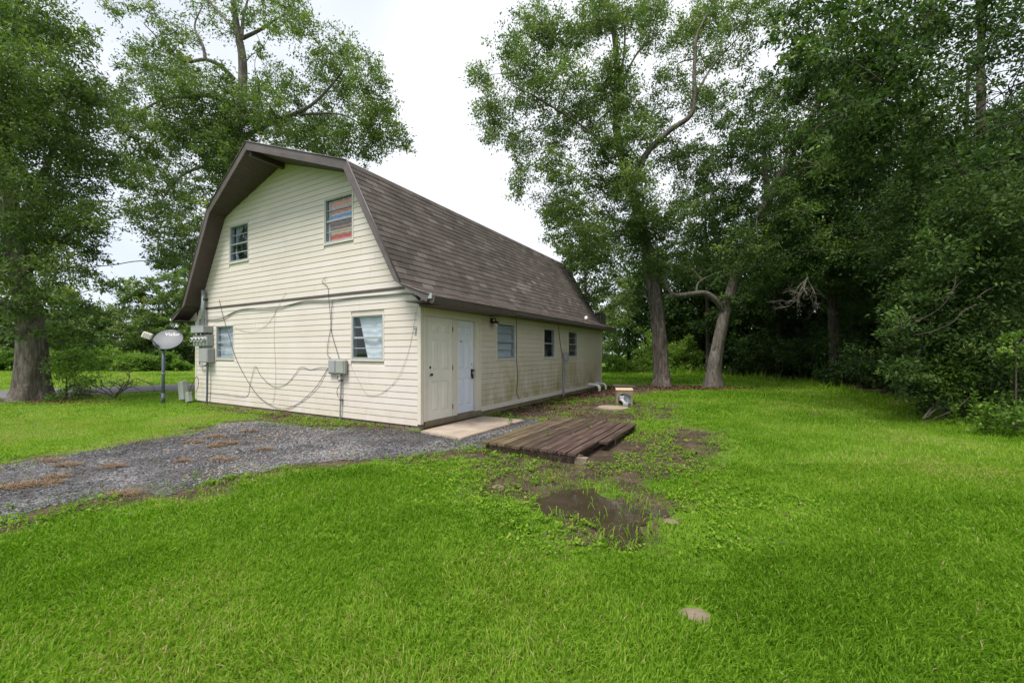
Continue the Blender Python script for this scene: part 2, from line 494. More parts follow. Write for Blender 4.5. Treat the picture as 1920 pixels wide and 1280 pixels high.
def poly_sd(P, x, y):
    """signed distance to polygon, negative inside"""
    x = np.asarray(x, dtype=float); y = np.asarray(y, dtype=float)
    P = np.asarray(P, dtype=float); n = len(P)
    d = np.full(x.shape, 1e9); ins = np.zeros(x.shape, dtype=bool)
    for i in range(n):
        a = P[i]; b = P[(i+1) % n]; e = b-a
        t = np.clip(((x-a[0])*e[0] + (y-a[1])*e[1])/(e@e), 0, 1)
        d = np.minimum(d, np.hypot(x-a[0]-t*e[0], y-a[1]-t*e[1]))
        c = ((a[1] > y) != (b[1] > y)) & (x < (b[0]-a[0])*(y-a[1])/(b[1]-a[1]+1e-12) + a[0])
        ins ^= c
    return np.where(ins, -d, d)

# ---------------------------------------------------------------- house frame: local x runs along the side wall, local y along the gable wall
TH = math.atan2(.86721, .49794)
BD = np.array([math.cos(TH), math.sin(TH)]); AD = np.array([-BD[1], BD[0]])
C0 = np.array([-1.75, 7.908])
def L(b, a):
    p = C0 + BD*b + AD*a
    return (float(p[0]), float(p[1]))
def LZ(b, a, z): return (*L(b, a), z)
def to_local(x, y):
    dx = x - C0[0]; dy = y - C0[1]
    return dx*BD[0] + dy*BD[1], dx*AD[0] + dy*AD[1]
HL, HW = 11.1, 8.8

GRAVEL = [gnd(*p) for p in [(-330, 1050), (0, 985), (110, 948), (240, 925), (330, 926), (400, 903), (470, 885), (560, 868), (640, 863), (760, 858), (850, 842), (910, 843)]] + \
         [L(-.4, -1.9), L(2.1, -1.9), L(2.3, -1.3), L(1.9, -.2), L(-.15, -.2), L(-.12, .3), L(-.45, 1.2), L(-.75, 2.2), L(-.95, 3.3)] + \
         [gnd(*p) for p in [(480, 790), (430, 792), (370, 810), (250, 830), (120, 853), (0, 874), (-330, 925)]]
PUDDLE = [gnd(*p) for p in [(1013, 940), (1030, 925), (1065, 918), (1100, 916), (1140, 930), (1175, 945), (1205, 960), (1212, 975), (1200, 990), (1208, 1012), (1190, 1028), (1155, 1020), (1125, 1000), (1105, 980), (1078, 972), (1035, 970), (1008, 960), (1004, 948)]]
DECK = [L(-.82, -1.95), L(-.82, -3.63), L(1.97, -3.63), L(1.97, -1.95)]
SLABP = [L(-.18, -.17), L(-.33, -1.21), L(1.88, -1.26), L(1.9, -.17)]
ROADP = [(-26, 2), (-16.4, 13.3), (-13.4, 15.9), (-10.6, 21), (-6, 32), (-9.0, 33), (-13.6, 22), (-16.0, 19.2), (-20.4, 16.2), (-31, 4)]
WOOD_EDGE = [(6.2, -3), (7.4, 3.2), (8.9, 6.6), (9.6, 8.8), (11.2, 12.5), (13.0, 17.0), (14.6, 21.2), (12.5, 27), (7.5, 33), (-6, 36), (-6, 90), (90, 90), (90, -3)]

def soil_amount(x, y):
    b, a = to_local(x, y)
    n = fbm(x*1.1, y*1.1, 3, 4) - .5
    n2 = fbm(x*3.7, y*3.7, 9, 3) - .5
    s = np.zeros_like(b)
    def blob(bc, ac, rb, ra, k=1.0):
        nonlocal s
        d = np.sqrt(((b-bc)/rb)**2 + ((a-ac)/ra)**2)
        s = np.maximum(s, k*np.clip(1.6 - d*1.15, 0, 1))
    blob(6.5, -.75, 5.6, 1.25, 1.0)      # strip along the side wall
    blob(4.5, -2.6, 2.9, 1.35, .88)       # round the lid
    blob(1.3, -4.1, 1.9, 1.1, .70)       # beyond the deck
    blob(0.2, -3.9, 1.9, 1.2, .80)
    blob(-1.3, -3.6, 1.4, 1.8, .62)
    blob(-2.3, -4.1, 1.0, 1.0, .50)      # round the puddle
    blob(11.5, -1.4, 2.6, 1.7, .92)      # roots of the big trees
    blob(13.6, -3.0, 1.5, 2.4, .85)
    blob(-.5, 2.2, .5, 2.6, .85)         # foot of the gable
    blob(-.25, 5.5, .3, 3.2, .55)
    blob(-2.1, 14.4, 1.2, 1.2, .8)       # foot of the left oak
    g = poly_sd(GRAVEL, x, y)
    s = np.maximum(s, np.clip(.62 - np.abs(g-.1)*1.0, 0, 1)*(x < 0))
    w = -poly_sd(WOOD_EDGE, x, y)
    s = np.maximum(s, np.clip(w*.5 + .15, 0, 1)*(y < 27)*(x > 5))
    return np.clip(s + n*1.1*(s > .02) + n2*.5*(s > .02), 0, 1)

# ---------------------------------------------------------------- ground
def axis(lo, hi, far0, far1, step):
    a = list(np.arange(lo, hi, step))
    x = lo; st = step; left = []
    while x > far0: st *= 1.35; x -= st; left.append(x)
    x = a[-1]; st = step; right = []
    while x < far1: st *= 1.35; x += st; right.append(x)
    return np.array(left[::-1] + a + right)
gx = axis(-14, 12, -420, 420, .12); gy = axis(0, 24, -60, 520, .12)
X, Y = np.meshgrid(gx, gy)
V = np.stack([X.ravel(), Y.ravel(), np.zeros(X.size)], 1)
nx, ny = len(gx), len(gy)
i = (np.arange(ny-1)[:, None]*nx + np.arange(nx-1)[None, :]).ravel()
Fq = np.stack([i, i+1, i+nx+1, i+nx], 1)
m, nt, b = new_mat('lawn soil and turf')
p = wpos(nt)
turf = ramp(nt, noise(nt, 1.2, 6, .65, p), [(.3, (.055, .110, .006)), (.55, (.095, .185, .010)), (.75, (.15, .21, .025))])
turf = mixc(nt, .6, turf, mixc(nt, 1.0, turf, ramp(nt, noise(nt, 45, 3, .7, p), [(.3, (.45, .5, .4)), (.7, (1.35, 1.3, 1.2))]), 'MULTIPLY'))
soil = ramp(nt, noise(nt, 2.6, 8, .72, p), [(.28, (.020, .014, .009)), (.5, (.055, .039, .026)), (.72, (.125, .092, .061))])
soil = mixc(nt, .7, soil, mixc(nt, 1.0, soil, ramp(nt, noise(nt, 60, 4, .7, p), [(.3, (.25, .25, .25)), (.7, (1.8, 1.75, 1.7))]), 'MULTIPLY'))
k = math_n(nt, 'ADD', attr(nt, 'soil'), math_n(nt, 'MULTIPLY', math_n(nt, 'SUBTRACT', noise(nt, 7, 5, .7, p), .5), .9))
k = math_n(nt, 'MULTIPLY', math_n(nt, 'SUBTRACT', k, .36), 4.0, True)
nt.links.new(mixc(nt, k, turf, soil), b.inputs['Base Color'])
b.inputs['Roughness'].default_value = .9; b.inputs['Specular IOR Level'].default_value = .2
bump(nt, b, noise(nt, 22, 6, .7, p), .6, .03)
M['ground'] = m
g_ob = mesh_np('ground', V, Fq, M['ground'])
a_ = g_ob.data.attributes.new('soil', 'FLOAT', 'POINT')
a_.data.foreach_set('value', soil_amount(V[:, 0], V[:, 1]).astype(np.float32))
tag(g_ob, kind='structure')

def sheet(name, poly, z, mat, rough=0.0, step=.25, kind='structure', label=None, cat=None):
    P = np.asarray(poly, dtype=float); pts = []
    for k in range(len(P)):
        a, b = P[k], P[(k+1) % len(P)]
        n = max(1, int(np.linalg.norm(b-a)/step))
        for t in np.linspace(0, 1, n, endpoint=False): pts.append(a + (b-a)*t)
    pts = np.array(pts)
    if rough:
        fq = 2.3 if step > .05 else 6.0
        pts[:, 0] += (fbm(pts[:, 0]*fq, pts[:, 1]*fq, 31, 3)-.5)*rough*2
        pts[:, 1] += (fbm(pts[:, 0]*fq+50, pts[:, 1]*fq, 37, 3)-.5)*rough*2
    vs = [Vector((q[0], q[1], 0)) for q in pts]
    tris = tessellate_polygon([vs])
    vv = [(q[0], q[1], z) for q in pts]
    me = bpy.data.meshes.new(name)
    fs = []
    for t in tris:
        a, b, c = (pts[i] for i in t)
        fs.append(t if (b[0]-a[0])*(c[1]-a[1]) - (b[1]-a[1])*(c[0]-a[0]) > 0 else (t[0], t[2], t[1]))
    me.from_pydata(vv, [], fs)
    me.materials.append(mat)
    o = bpy.data.objects.new(name, me); COL.objects.link(o)
    return tag(o, label, cat, kind=kind)

# crushed stone drive
m, nt, b = new_mat('crushed stone drive')
p = wpos(nt)
vo = N(nt, 'ShaderNodeTexVoronoi'); vo.inputs['Scale'].default_value = 55; nt.links.new(p, vo.inputs['Vector'])
sep = N(nt, 'ShaderNodeSeparateXYZ'); nt.links.new(vo.outputs['Color'], sep.inputs[0])
col = ramp(nt, sep.outputs[0], [(.1, (.024, .022, .021)), (.5, (.068, .066, .070)), (.9, (.19, .187, .195))])
patch = ramp(nt, noise(nt, .6, 7, .68, p), [(.38, (.26, .24, .22)), (.5, (.85, .84, .83)), (.62, (1.8, 1.76, 1.72))])
col = mixc(nt, 1.0, col, patch, 'MULTIPLY')
mud = math_n(nt, 'MULTIPLY', math_n(nt, 'SUBTRACT', noise(nt, 1.6, 6, .7, p), .56), 5, True)
col = mixc(nt, math_n(nt, 'MULTIPLY', mud, .7), col, (.075, .055, .038))
nt.links.new(col, b.inputs['Base Color']); b.inputs['Roughness'].default_value = .75
bump(nt, b, vo.outputs['Distance'], .9, .02)
M['gravel'] = m
sheet('driveway', GRAVEL, .005, M['gravel'], .20, .12)
m, nt, b = new_mat('old asphalt')
p = wpos(nt)
nt.links.new(ramp(nt, noise(nt, 1.5, 7, .7, p), [(.3, (.06, .056, .06)), (.7, (.13, .122, .125))]), b.inputs['Base Color'])
b.inputs['Roughness'].default_value = .85
bump(nt, b, noise(nt, 70, 3, .6, p), .4, .01)
sheet('road', ROADP, .006, m, .12, .4)
m, nt, b = new_mat('muddy rain water')
p = wpos(nt)
nt.links.new(ramp(nt, noise(nt, 2.5, 5, .6, p), [(.3, (.028, .021, .013)), (.7, (.052, .039, .025))]), b.inputs['Base Color'])
b.inputs['Roughness'].default_value = .04; b.inputs['IOR'].default_value = 1.33
bump(nt, b, noise(nt, 14, 2, .5, p), .03, .01)
M['water'] = m
sheet('puddle', PUDDLE, .008, M['water'], .13, .04)
for k, (u, v, rx, ry) in enumerate([(860, 704, 2.0, .25)]):
    c = gnd(250, 736)
    sheet('road_puddle', [(c[0] + 1.0*math.cos(t)*BD[0] - .22*math.sin(t)*BD[1], c[1] + 1.0*math.cos(t)*BD[1] + .22*math.sin(t)*BD[0]) for t in np.linspace(0, 2*math.pi, 18, endpoint=False)], .011, M['water'], .05, .2)

# ---------------------------------------------------------------- the house
house = empty('house', LZ(0, 0, 0), TH)
tag(house, 'cream clapboard house with brown gambrel roof and two side doors', 'house')
YC = HW/2
PROF = [(-.59, 2.50), (.09, 2.75), (1.58, 5.36), (4.4, 6.25), (7.22, 5.36), (8.71, 2.75), (9.39, 2.50)]      # top of roof
INN = [(-.52, 2.42), (.27, 2.86), (1.685, 5.245), (4.4, 6.10), (7.115, 5.245), (8.53, 2.86), (9.32, 2.42)]      # underside
XF = [-.42, -.42, -.42, -.88, -.42, -.42, -.42]                                                                 # front edge
XB = 11.22

def y_limits(z):
    """where the gable wall meets the underside of the roof at height z"""
    if z <= 2.42: return 0.0, HW
    pts = [(0.0, 2.42), (.27, 2.86), (1.685, 5.245), (4.4, 6.10)]
    for (y0, z0), (y1, z1) in zip(pts, pts[1:]):
        if z <= z1:
            y = y0 + (y1-y0)*(z-z0)/(z1-z0)
            return y, HW-y
    return YC-.01, YC+.01

WG = [   # windows in the gable wall: y0, y1, z0, z1, dressing
    (.99, 1.925, 1.345, 2.265, 'curtain'),
    (6.70, 7.61, 1.32, 2.23, 'blind'),
    (1.905, 2.835, 3.93, 4.915, 'blanket'),
    (5.97, 6.89, 3.94, 4.92, 'drape')]
WS = [   # windows in the side wall: x0, x1, z0, z1, dressing
    (2.74, 3.655, 1.335, 2.225, 'blind'),
    (5.45, 6.25, 1.33, 2.225, 'shade'),
    (7.42, 8.27, 1.335, 2.23, 'dark')]

# wall cores (sheathing) pierced by the windows
def spans(lo, hi, cuts):
    out = []; c = lo
    for a, b in sorted(cuts):
        if b <= lo or a >= hi: continue
        if a > c: out.append((c, min(a, hi)))
        c = max(c, b)
    if c < hi: out.append((c, hi))
    return out
core = MB()
zs = sorted({0.16, 2.42} | {w[2] for w in WG} | {w[3] for w in WG} | {2.86, 5.245, 6.10})
for z0, z1 in zip(zs, zs[1:]):
    a0, b0 = y_limits(z0 + 1e-4); a1, b1 = y_limits(z1)
    cuts = [(w[0], w[1]) for w in WG if w[2] < z1-1e-4 and w[3] > z0+1e-4]
    sp = spans(min(a0, a1), max(b0, b1), cuts)
    for q, (s, e) in enumerate(sp):
        s0, s1 = (a0, a1) if q == 0 else (s, s)
        e0, e1 = (b0, b1) if q == len(sp)-1 else (e, e)
        core.hexa([(0, s0, z0), (.11, s0, z0), (.11, e0, z0), (0, e0, z0), (0, s1, z1), (.11, s1, z1), (.11, e1, z1), (0, e1, z1)])
gable_wall = core.build('gable_wall', M['reveal'], house)
DOORX = (.07, 2.03)
core = MB()
cutsz = sorted({0.16, 2.42} | {w[2] for w in WS} | {w[3] for w in WS})
for z0, z1 in zip(cutsz, cutsz[1:]):
    cuts = [(w[0], w[1]) for w in WS if w[2] < z1-1e-4 and w[3] > z0+1e-4]
    for s, e in spans(.112, HL-.112, cuts + [(.16, 2.0)]):
        core.box(s, e, 0, .11, z0, z1)
side_wall = core.build('side_wall', M['reveal'], house)
core = MB()
core.box(.112, HL-.112, HW-.11, HW, .16, 2.42)
core.build('outer_wall', M['siding'], house)
core = MB()
core.prism([(0, .16), (0, 2.42), (.27, 2.86), (1.685, 5.245), (4.4, 6.10), (7.115, 5.245), (8.53, 2.86), (8.8, 2.42), (8.8, .16)], 'x', HL-.11, HL)
core.build('outer_wall', M['siding'], house)
core = MB()
core.box(.114, HL-.114, .114, HW-.114, .10, .155)
core.box(.114, HL-.114, .30, HW-.30, 2.60, 2.66)
core.box(2.2, 2.26, .114, HW-.114, .157, 2.58)
core.build('floor_boards', M['interior'], house)

# siding courses
EXPO = .1275
def course(mb, axis, s0, e0, s1, e1, z0, z1, out):
    """one clapboard course; out = outward unit sign on the wall normal"""
    h = z1 - z0
    prof = [(-.001, z0-.001), (-.019, z0), (-.013, z0 + h - .020), (-.005, z0 + h - .017), (-.004, z1)]
    def lim(t): return s0 + (s1-s0)*t, e0 + (e1-e0)*t
    vs = []
    for o, z in prof:
        s_, e_ = lim((z-z0)/h)
        vs += [(o, s_, z), (o, e_, z)] if axis == 'g' else [(s_, o, z), (e_, o, z)]
    fs = [(2*k, 2*k+1, 2*k+3, 2*k+2) for k in range(4)] + [(0, 2, 4, 6, 8), (1, 3, 5, 7, 9)]
    mb.add(vs, fs, 0, False, random.random())
def siding(axis, zlist, lim, wins, par, mat, inset=.03):
    for iz_, z0 in enumerate(zlist):
        if iz_ % 2 == 0: jn = random.uniform(.5, 3.6)
        z1 = z0 + EXPO + .006
        a0, b0 = lim(z0); a1, b1 = lim(min(z1, 6.095))
        cuts = []
        for w in wins:
            if w[2]-inset < z1-.03 and w[3]+inset > z0+.03: cuts.append((w[0]-inset, w[1]+inset))
        sp = spans(a0, b0, cuts)
        for q, (s, e) in enumerate(sp):
            cutp = [c_ for c_ in ((jn + 3.66*i_) for i_ in range(5)) if s + .4 < c_ < e - .4]
            ed = [s] + cutp + [e]
            for u_, (sa, eb) in enumerate(zip(ed, ed[1:])):
                mb = MB()
                sa_ = sa + (.0015 if u_ else 0); eb_ = eb - (.0015 if u_ < len(cutp) else 0)
                course(mb, axis, sa_, eb_, a1 if (q == 0 and u_ == 0) else sa_, b1 if (q == len(sp)-1 and u_ == len(cutp)) else eb_, z0, z1, 1)
                mb.build('siding_board', mat, par)
siding('g', [.085 + EXPO*k for k in range(21) if .085 + EXPO*k < 2.70], lambda z: (max(y_limits(z)[0], .06), min(y_limits(z)[1], HW-.06)), WG, gable_wall, M['siding'])
siding('g', [2.795 + EXPO*k for k in range(26)], y_limits, WG, gable_wall, M['siding'])
siding('s', [.235 + EXPO*k for k in range(17)], lambda z: (2.03, HL-.06), WS, side_wall, M['siding_dirty'])
mb = MB(); mb.box(-.026, -.002, .40, HW-.40, 2.735, 2.79, bev=.004)
mb.build('band_board', M['brown'], gable_wall)
mb = MB(); mb.box(2.03, HL-.06, -.036, -.002, .115, .232, bev=.006)
mb.build('skirt_board', M['trim'], side_wall)
# corner posts
for n_, (x0, x1, y0, y1) in enumerate([(-.028, .062, -.028, .06), (-.028, .06, HW-.06, HW+.028), (HL-.06, HL+.02, -.028, .06)]):
    mb = MB(); mb.box(x0, x1, y0, y1, .11, 2.415, bev=.008)
    mb.build('corner_post', M['trim'], house)
# foundation blocks
fnd = MB(); fnd.box(.03, HL-.03, .03, HW-.03, -.2, .155)
found = fnd.build('foundation', M['mortar'], house)
def blk(w, h, d):
    mb = MB(); mb.box(0, w, 0, d, 0, h, bev=.006); return mb.mesh('block', M['block'])
bm_s = blk(.392, .150, .03)
for k in range(27):
    link_mesh('concrete_block', bm_s, found, (.012 + .404*k + .0, .004 + random.uniform(-.003, .003), random.uniform(.0, .004)))
    if k < 21:
        link_mesh('concrete_block', bm_s, found, (.004 + random.uniform(-.003, .003), .42 + .404*k, -.004), (0, 0, -math.pi/2))

# windows
def window(x0, x1, z0, z1, dress, par, side, muntins=True):
    """built in a frame where local u runs along the wall, n is depth into the house"""
    def place(mb):
        if side:      # side wall: u = x, n = y
            return mb
        Mx = Matrix(((0, 1, 0, 0), (1, 0, 0, 0), (0, 0, 1, 0), (0, 0, 0, 1)))
        return mb.xf(Mx)
    w = MB(); t = .034
    w.box(x0-.030, x1+.030, -.024, -.002, z1, z1+.030); w.box(x0-.030, x1+.030, -.024, -.002, z0-.030, z0)
    w.box(x0-.030, x0, -.024, -.002, z0, z1); w.box(x1, x1+.030, -.024, -.002, z0, z1)
    win = place(w).build('window', M['trim'], par)
    fr = MB()
    fr.box(x0+.001, x0+t, -.016, .060, z0+.001, z1-.001, bev=.004); fr.box(x1-t, x1-.001, -.016, .060, z0+.001, z1-.001, bev=.004)
    fr.box(x0+t, x1-t, -.014, .058, z0+.001, z0+t+.012, bev=.004); fr.box(x0+t, x1-t, -.014, .058, z1-t*.8, z1-.001, bev=.004)
    place(fr).build('frame', M['alu'], win)
    zm = (z0+z1)/2
    rl = MB(); rl.box(x0+t, x1-t, .004, .050, zm-.021, zm+.021, bev=.004)
    place(rl).build('meeting_rail', M['alu'], win)
    if muntins:
        for zq in ((z0+zm)/2+.01, (z1+zm)/2-.005):
            q = MB(); q.box(x0+t, x1-t, .012, .030, zq-.009, zq+.009)
            place(q).build('glazing_bar', M['alu'], win)
    for za, zb, off in ((z0+.046, zm-.021, .018), (zm+.021, z1-.027, .032)):
        g = MB(); g.box(x0+t, x1-t, off, off+.004, za, zb)
        place(g).build('pane', M['glass'], win)
    # what hangs behind the glass
    d = MB()
    if dress == 'blind':
        n = int((z1-z0)/.026)
        for k in range(n):
            zq = z0 + .03 + (z1-z0-.06)*k/n
            d.add([(x0+.03, .075, zq), (x1-.03, .075, zq), (x1-.03, .094, zq+.024), (x0+.03, .094, zq+.024)], [(0, 1, 2, 3)])
        place(d).build('blind', M['blind'], win, 'stuff')
    elif dress in ('curtain', 'drape', 'shade'):
        cols = 36
        vs, fs = [], []
        for iz in range(9):
            z = z0 + (z1-z0)*iz/8
            for ix in range(cols+1):
                s = ix/cols
                if dress == 'curtain':      # pulled open at the lower left as seen from outside (large y)
                    e = x1 - .10 - .30*(1-iz/8)**1.0
                    x = x0 + .005 + (e-x0)*s
                    y = .090 + .005*math.sin(s*18) + .01*math.sin(s*11+iz*.4)
                elif dress == 'drape':
                    e = x0 + (x1-x0)*(.62 + .22*math.sin(iz*.5))
                    x = e + (x1-.1-e)*s; y = .095 + .015*math.sin(s*34)
                else:
                    x = x0 + .01 + (x1-x0-.02)*s; y = .14 + .004*math.sin(s*12)
                vs.append((x, y, z))
        for iz in range(8):
            for ix in range(cols):
                k = iz*(cols+1)+ix; fs.append((k, k+1, k+cols+2, k+cols+1))
        d.add(vs, fs, 0, True)
        place(d).build('curtain', {'curtain': M['curtain'], 'drape': M['curtain_blue'], 'shade': M['curtain_dark']}[dress], win)
        if dress == 'drape':
            d = MB(); vs, fs = [], []
            for iz in range(2):
                for ix in range(cols+1):
                    s = ix/cols
                    vs.append((x0+.005 + (x1-x0)*.75*s, .22 + .02*math.sin(s*40), z0 + (z1-z0)*iz))
            for ix in range(cols): fs.append((ix, ix+1, ix+cols+2, ix+cols+1))
            d.add(vs, fs, 0, True); place(d).build('curtain', M['curtain_dark'], win)
    elif dress == 'blanket':
        vs, fs = [], []; cols = 30
        for iz in range(2):
            for ix in range(cols+1):
                s = ix/cols; vs.append((x0-.02 + (x1-x0-.09)*s, .072 + .008*math.sin(s*22), z0-.02 + (z1-z0+.04)*iz))
        for ix in range(cols): fs.append((ix, ix+1, ix+cols+2, ix+cols+1))
        d.add(vs, fs, 0, True); place(d).build('blanket', M['blanket'], win)
        d = MB(); d.box(x1-.09, x1-.036, .064, .09, z0-.02, z1+.02); place(d).build('jamb_lining', M['reveal'], win)
    return win
for w in WG: window(*w, gable_wall, False)
for k, w in enumerate(WS): window(*w, side_wall, True, muntins=(k != 1))

# door surround and doors
mb = MB()
mb.box(.064, .17, -.034, .11, .155, 2.20, bev=.006)          # left casing
mb.box(.948, 1.115, -.034, .11, .155, 2.20, bev=.006)        # mullion post
mb.box(1.80, 2.028, -.034, .11, .155, 2.20, bev=.006)
mb.box(.064, 2.028, -.036, .11, 2.202, 2.416, bev=.004)
mb.box(1.93, 1.955, -.044, -.035, .17, 2.3)
surround = mb.build('door_surround', M['trim'], house)
mb = MB(); mb.box(.10, 2.03, -.03, .11, .04, .153, bev=.006)
mb.build('door_sill', M['block'], house)
def door(x0, x1, y, z0, z1, mat, hinge_right):
    d = MB(); d.box(x0, x1, y, y+.044, z0, z1)
    dr = d.build('door', mat, house)
    w = x1-x0; h = z1-z0
    cx = [(.15, .45), (.55, .85)]
    rz = [(.075, .375), (.475, .785), (.845, .945)]
    st_ = MB(); t0 = y-.014                       # stiles and rails stand proud of the slab
    for a, b_ in ((0, .15), (.45, .55), (.85, 1)): st_.box(x0+a*w, x0+b_*w, t0, y-.0005, z0, z1)
    for c, e in ((0, .075), (.375, .475), (.785, .845), (.945, 1)):
        for a, b_ in cx: st_.box(x0+a*w, x0+b_*w, t0, y-.0005, z0+c*h, z0+e*h)
    st_.build('door_frame', mat, dr)
    for a, b_ in cx:
        for c, e in rz:
            p = MB(); g_ = .022; i = .055
            X0, X1, Z0, Z1 = x0+a*w+g_, x0+b_*w-g_, z0+c*h+g_, z0+e*h-g_
            j = min(i, (X1-X0)*.2, (Z1-Z0)*.25)
            p.hexa([(X0, y-.0006, Z0), (X1, y-.0006, Z0), (X1, y-.0006, Z1), (X0, y-.0006, Z1),
                    (X0+j, y-.013, Z0+j), (X1-j, y-.013, Z0+j), (X1-j, y-.013, Z1-j), (X0+j, y-.013, Z1-j)])
            p.build('door_panel', mat, dr)
    return dr
d1 = door(.176, .942, -.012, .16, 2.195, M['door_cream'], True); d1['label'] = 'cream six-panel door'
d2 = door(1.122, 1.795, .055, .165, 2.195, M['door_white'], False); d2['label'] = 'white six-panel door'
def lathe_y(cx, cz, prof, n=14):
    mb = MB(); vs = []; fs = []
    for y, r in prof:
        for k in range(n): vs.append((cx + r*math.cos(2*math.pi*k/n), y, cz + r*math.sin(2*math.pi*k/n)))
    for i in range(len(prof)-1):
        for k in range(n): fs.append((i*n+k, i*n+(k+1) % n, (i+1)*n+(k+1) % n, (i+1)*n+k))
    fs.append(tuple(range((len(prof)-1)*n, len(prof)*n)))
    return mb.add(vs, fs, 0, True)
lathe_y(.245, 1.06, [(-.013, .032), (-.022, .032), (-.026, .014), (-.05, .013), (-.06, .028), (-.075, .031), (-.086, .02)]).build('knob', M['black'], d1)
lathe_y(.245, 1.20, [(-.013, .030), (-.03, .028), (-.036, .02)]).build('deadbolt', M['black'], d1)
for z in (.36, 1.17, 1.98):
    h = MB(); h.box(.936, .954, -.046, -.030, z-.05, z+.05, bev=.004); h.build('hinge', M['rust'], d1)
h = MB(); h.box(1.70, 1.765, .025, .054, .95, 1.12, bev=.008); h.box(1.705, 1.76, .0, .03, .90, 1.0, bev=.01)
h.tube([(1.733, .03, 1.09), (1.733, -.02, 1.09)], .022, 10); h.build('keypad_lock', M['black'], d2)
lathe_y(1.735, 1.22, [(.054, .028), (.04, .027), (.032, .018)]).build('deadbolt', M['alu'], d2)
h = MB(); h.box(1.335, 1.362, .044, .054, 1.71, 1.85, bev=.003); h.build('number_plate', M['black'], d2)

# roof: deck, shingles, soffits, fascias
mb = MB()
n = len(PROF)
for k in range(n-1):
    (y0, z0), (y1, z1) = PROF[k], PROF[k+1]; (a0, c0), (a1, c1) = INN[k], INN[k+1]
    x0, x1 = XF[k]+.02, XF[k+1]+.02
    mb.add([(x0, y0, z0-.012), (x1, y1, z1-.012), (XB, y1, z1-.012), (XB, y0, z0-.012), (x0, a0, c0), (x1, a1, c1), (XB, a1, c1), (XB, a0, c0)],
           [(0, 1, 2, 3), (2, 6, 7, 3)], 0, False, .4)
roof = mb.build('roof', M['shingle'], house)
def slope_point(p0, p1, s, x, lift):
    d = np.array([p1[0]-p0[0], p1[1]-p0[1]]); ln = np.linalg.norm(d); d /= ln
    nrm = np.array([-d[1], d[0]])       # outward: to -y and +z for the right-hand slopes
    q = np.array(p0) + d*s + nrm*lift
    return (x, q[0], q[1])
TABW, EXP = .305, .141
tabs = []
for seg, (p0, p1) in enumerate([(PROF[0], PROF[1]), (PROF[1], PROF[2])]):
    ln = math.hypot(p1[0]-p0[0], p1[1]-p0[1]); nc = round(ln/EXP); ex = ln/nc
    for r in range(nc):
        off = ((r*.5) % 1.0)*TABW + random.uniform(-.01, .01)
        x = XF[0] - off; colr = 0
        while x < XB:
            a, b_ = max(x+.003, XF[0]), min(x+TABW-.003, XB)
            if b_-a > .03: tabs.append((a, b_, seg, r, ex, p0, p1))
            x += TABW
tabs.sort(key=lambda t: t[0])
def tab_geo(mb, t, tone):
    a, b_, seg, r, ex, p0, p1 = t
    j = random.uniform(-.004, .004); s0 = r*ex + j - .012; s1 = (r+1)*ex + .004
    if seg == 0 and r == 0: s0 = -.02
    l0, l1 = .010 + random.uniform(0, .004), .002
    q = [slope_point(p0, p1, s0, a, l0), slope_point(p0, p1, s0, b_, l0), slope_point(p0, p1, s1, b_, l1), slope_point(p0, p1, s1, a, l1),
         slope_point(p0, p1, s0, a, -.006), slope_point(p0, p1, s0, b_, -.006), slope_point(p0, p1, s1, b_, -.006), slope_point(p0, p1, s1, a, -.006)]
    mb.add(q, [(0, 1, 2, 3), (0, 4, 5, 1), (0, 3, 7, 4), (1, 5, 6, 2)], 0, False, tone)
def tab_tone(t):
    v = random.gauss(.5, .135)
    if random.random() < .07: v += .3
    xm = t[0]; sm = t[3] if t[2] else -1
    if t[2] == 1 and 4.6 < xm < 5.5 and 5 <= sm <= 6: v = .95       # newer pale repair patch
    return min(1, max(0, v))
for t in tabs[:300]:
    mb = MB(); tab_geo(mb, t, tab_tone(t)); mb.build('shingle', M['shingle'], roof)
mb = MB()
for t in tabs[300:]: tab_geo(mb, t, tab_tone(t))
mb.build('shingle_courses', M['shingle'], roof, 'stuff')
# gable soffit: narrow boards that run from the fascia to the wall
sof = MB()
for k in range(n-1):
    (a0, c0), (a1, c1) = INN[k], INN[k+1]
    ln = math.hypot(a1-a0, c1-c0); nb = max(2, int(ln/.085))
    for q in range(nb):
        t0, t1 = q/nb, (q+1)/nb - .012/ln
        x0 = XF[k] + (XF[k+1]-XF[k])*t0 + .022; x1 = XF[k] + (XF[k+1]-XF[k])*t1 + .022
        P = lambda t, up: (a0+(a1-a0)*t, c0+(c1-c0)*t + up)
        (ya, za), (yb, zb) = P(t0, 0), P(t1, 0)
        (yc, zc), (yd, zd) = P(t0, .012), P(t1, .012)
        sof.add([(x0, ya, za), (x1, yb, zb), (.02, yb, zb), (.02, ya, za), (x0, yc, zc), (x1, yd, zd), (.02, yd, zd), (.02, yc, zc)],
                [(0, 1, 2, 3), (0, 3, 7, 4), (1, 5, 6, 2)])
    # backing above the boards
    sof.add([(XF[k]+.024, a0, c0+.013), (XF[k+1]+.024, a1, c1+.013), (XB, a1, c1+.013), (XB, a0, c0+.013)], [(0, 1, 2, 3)])
sof.build('soffit_boards', M['soffit'], roof, 'stuff')
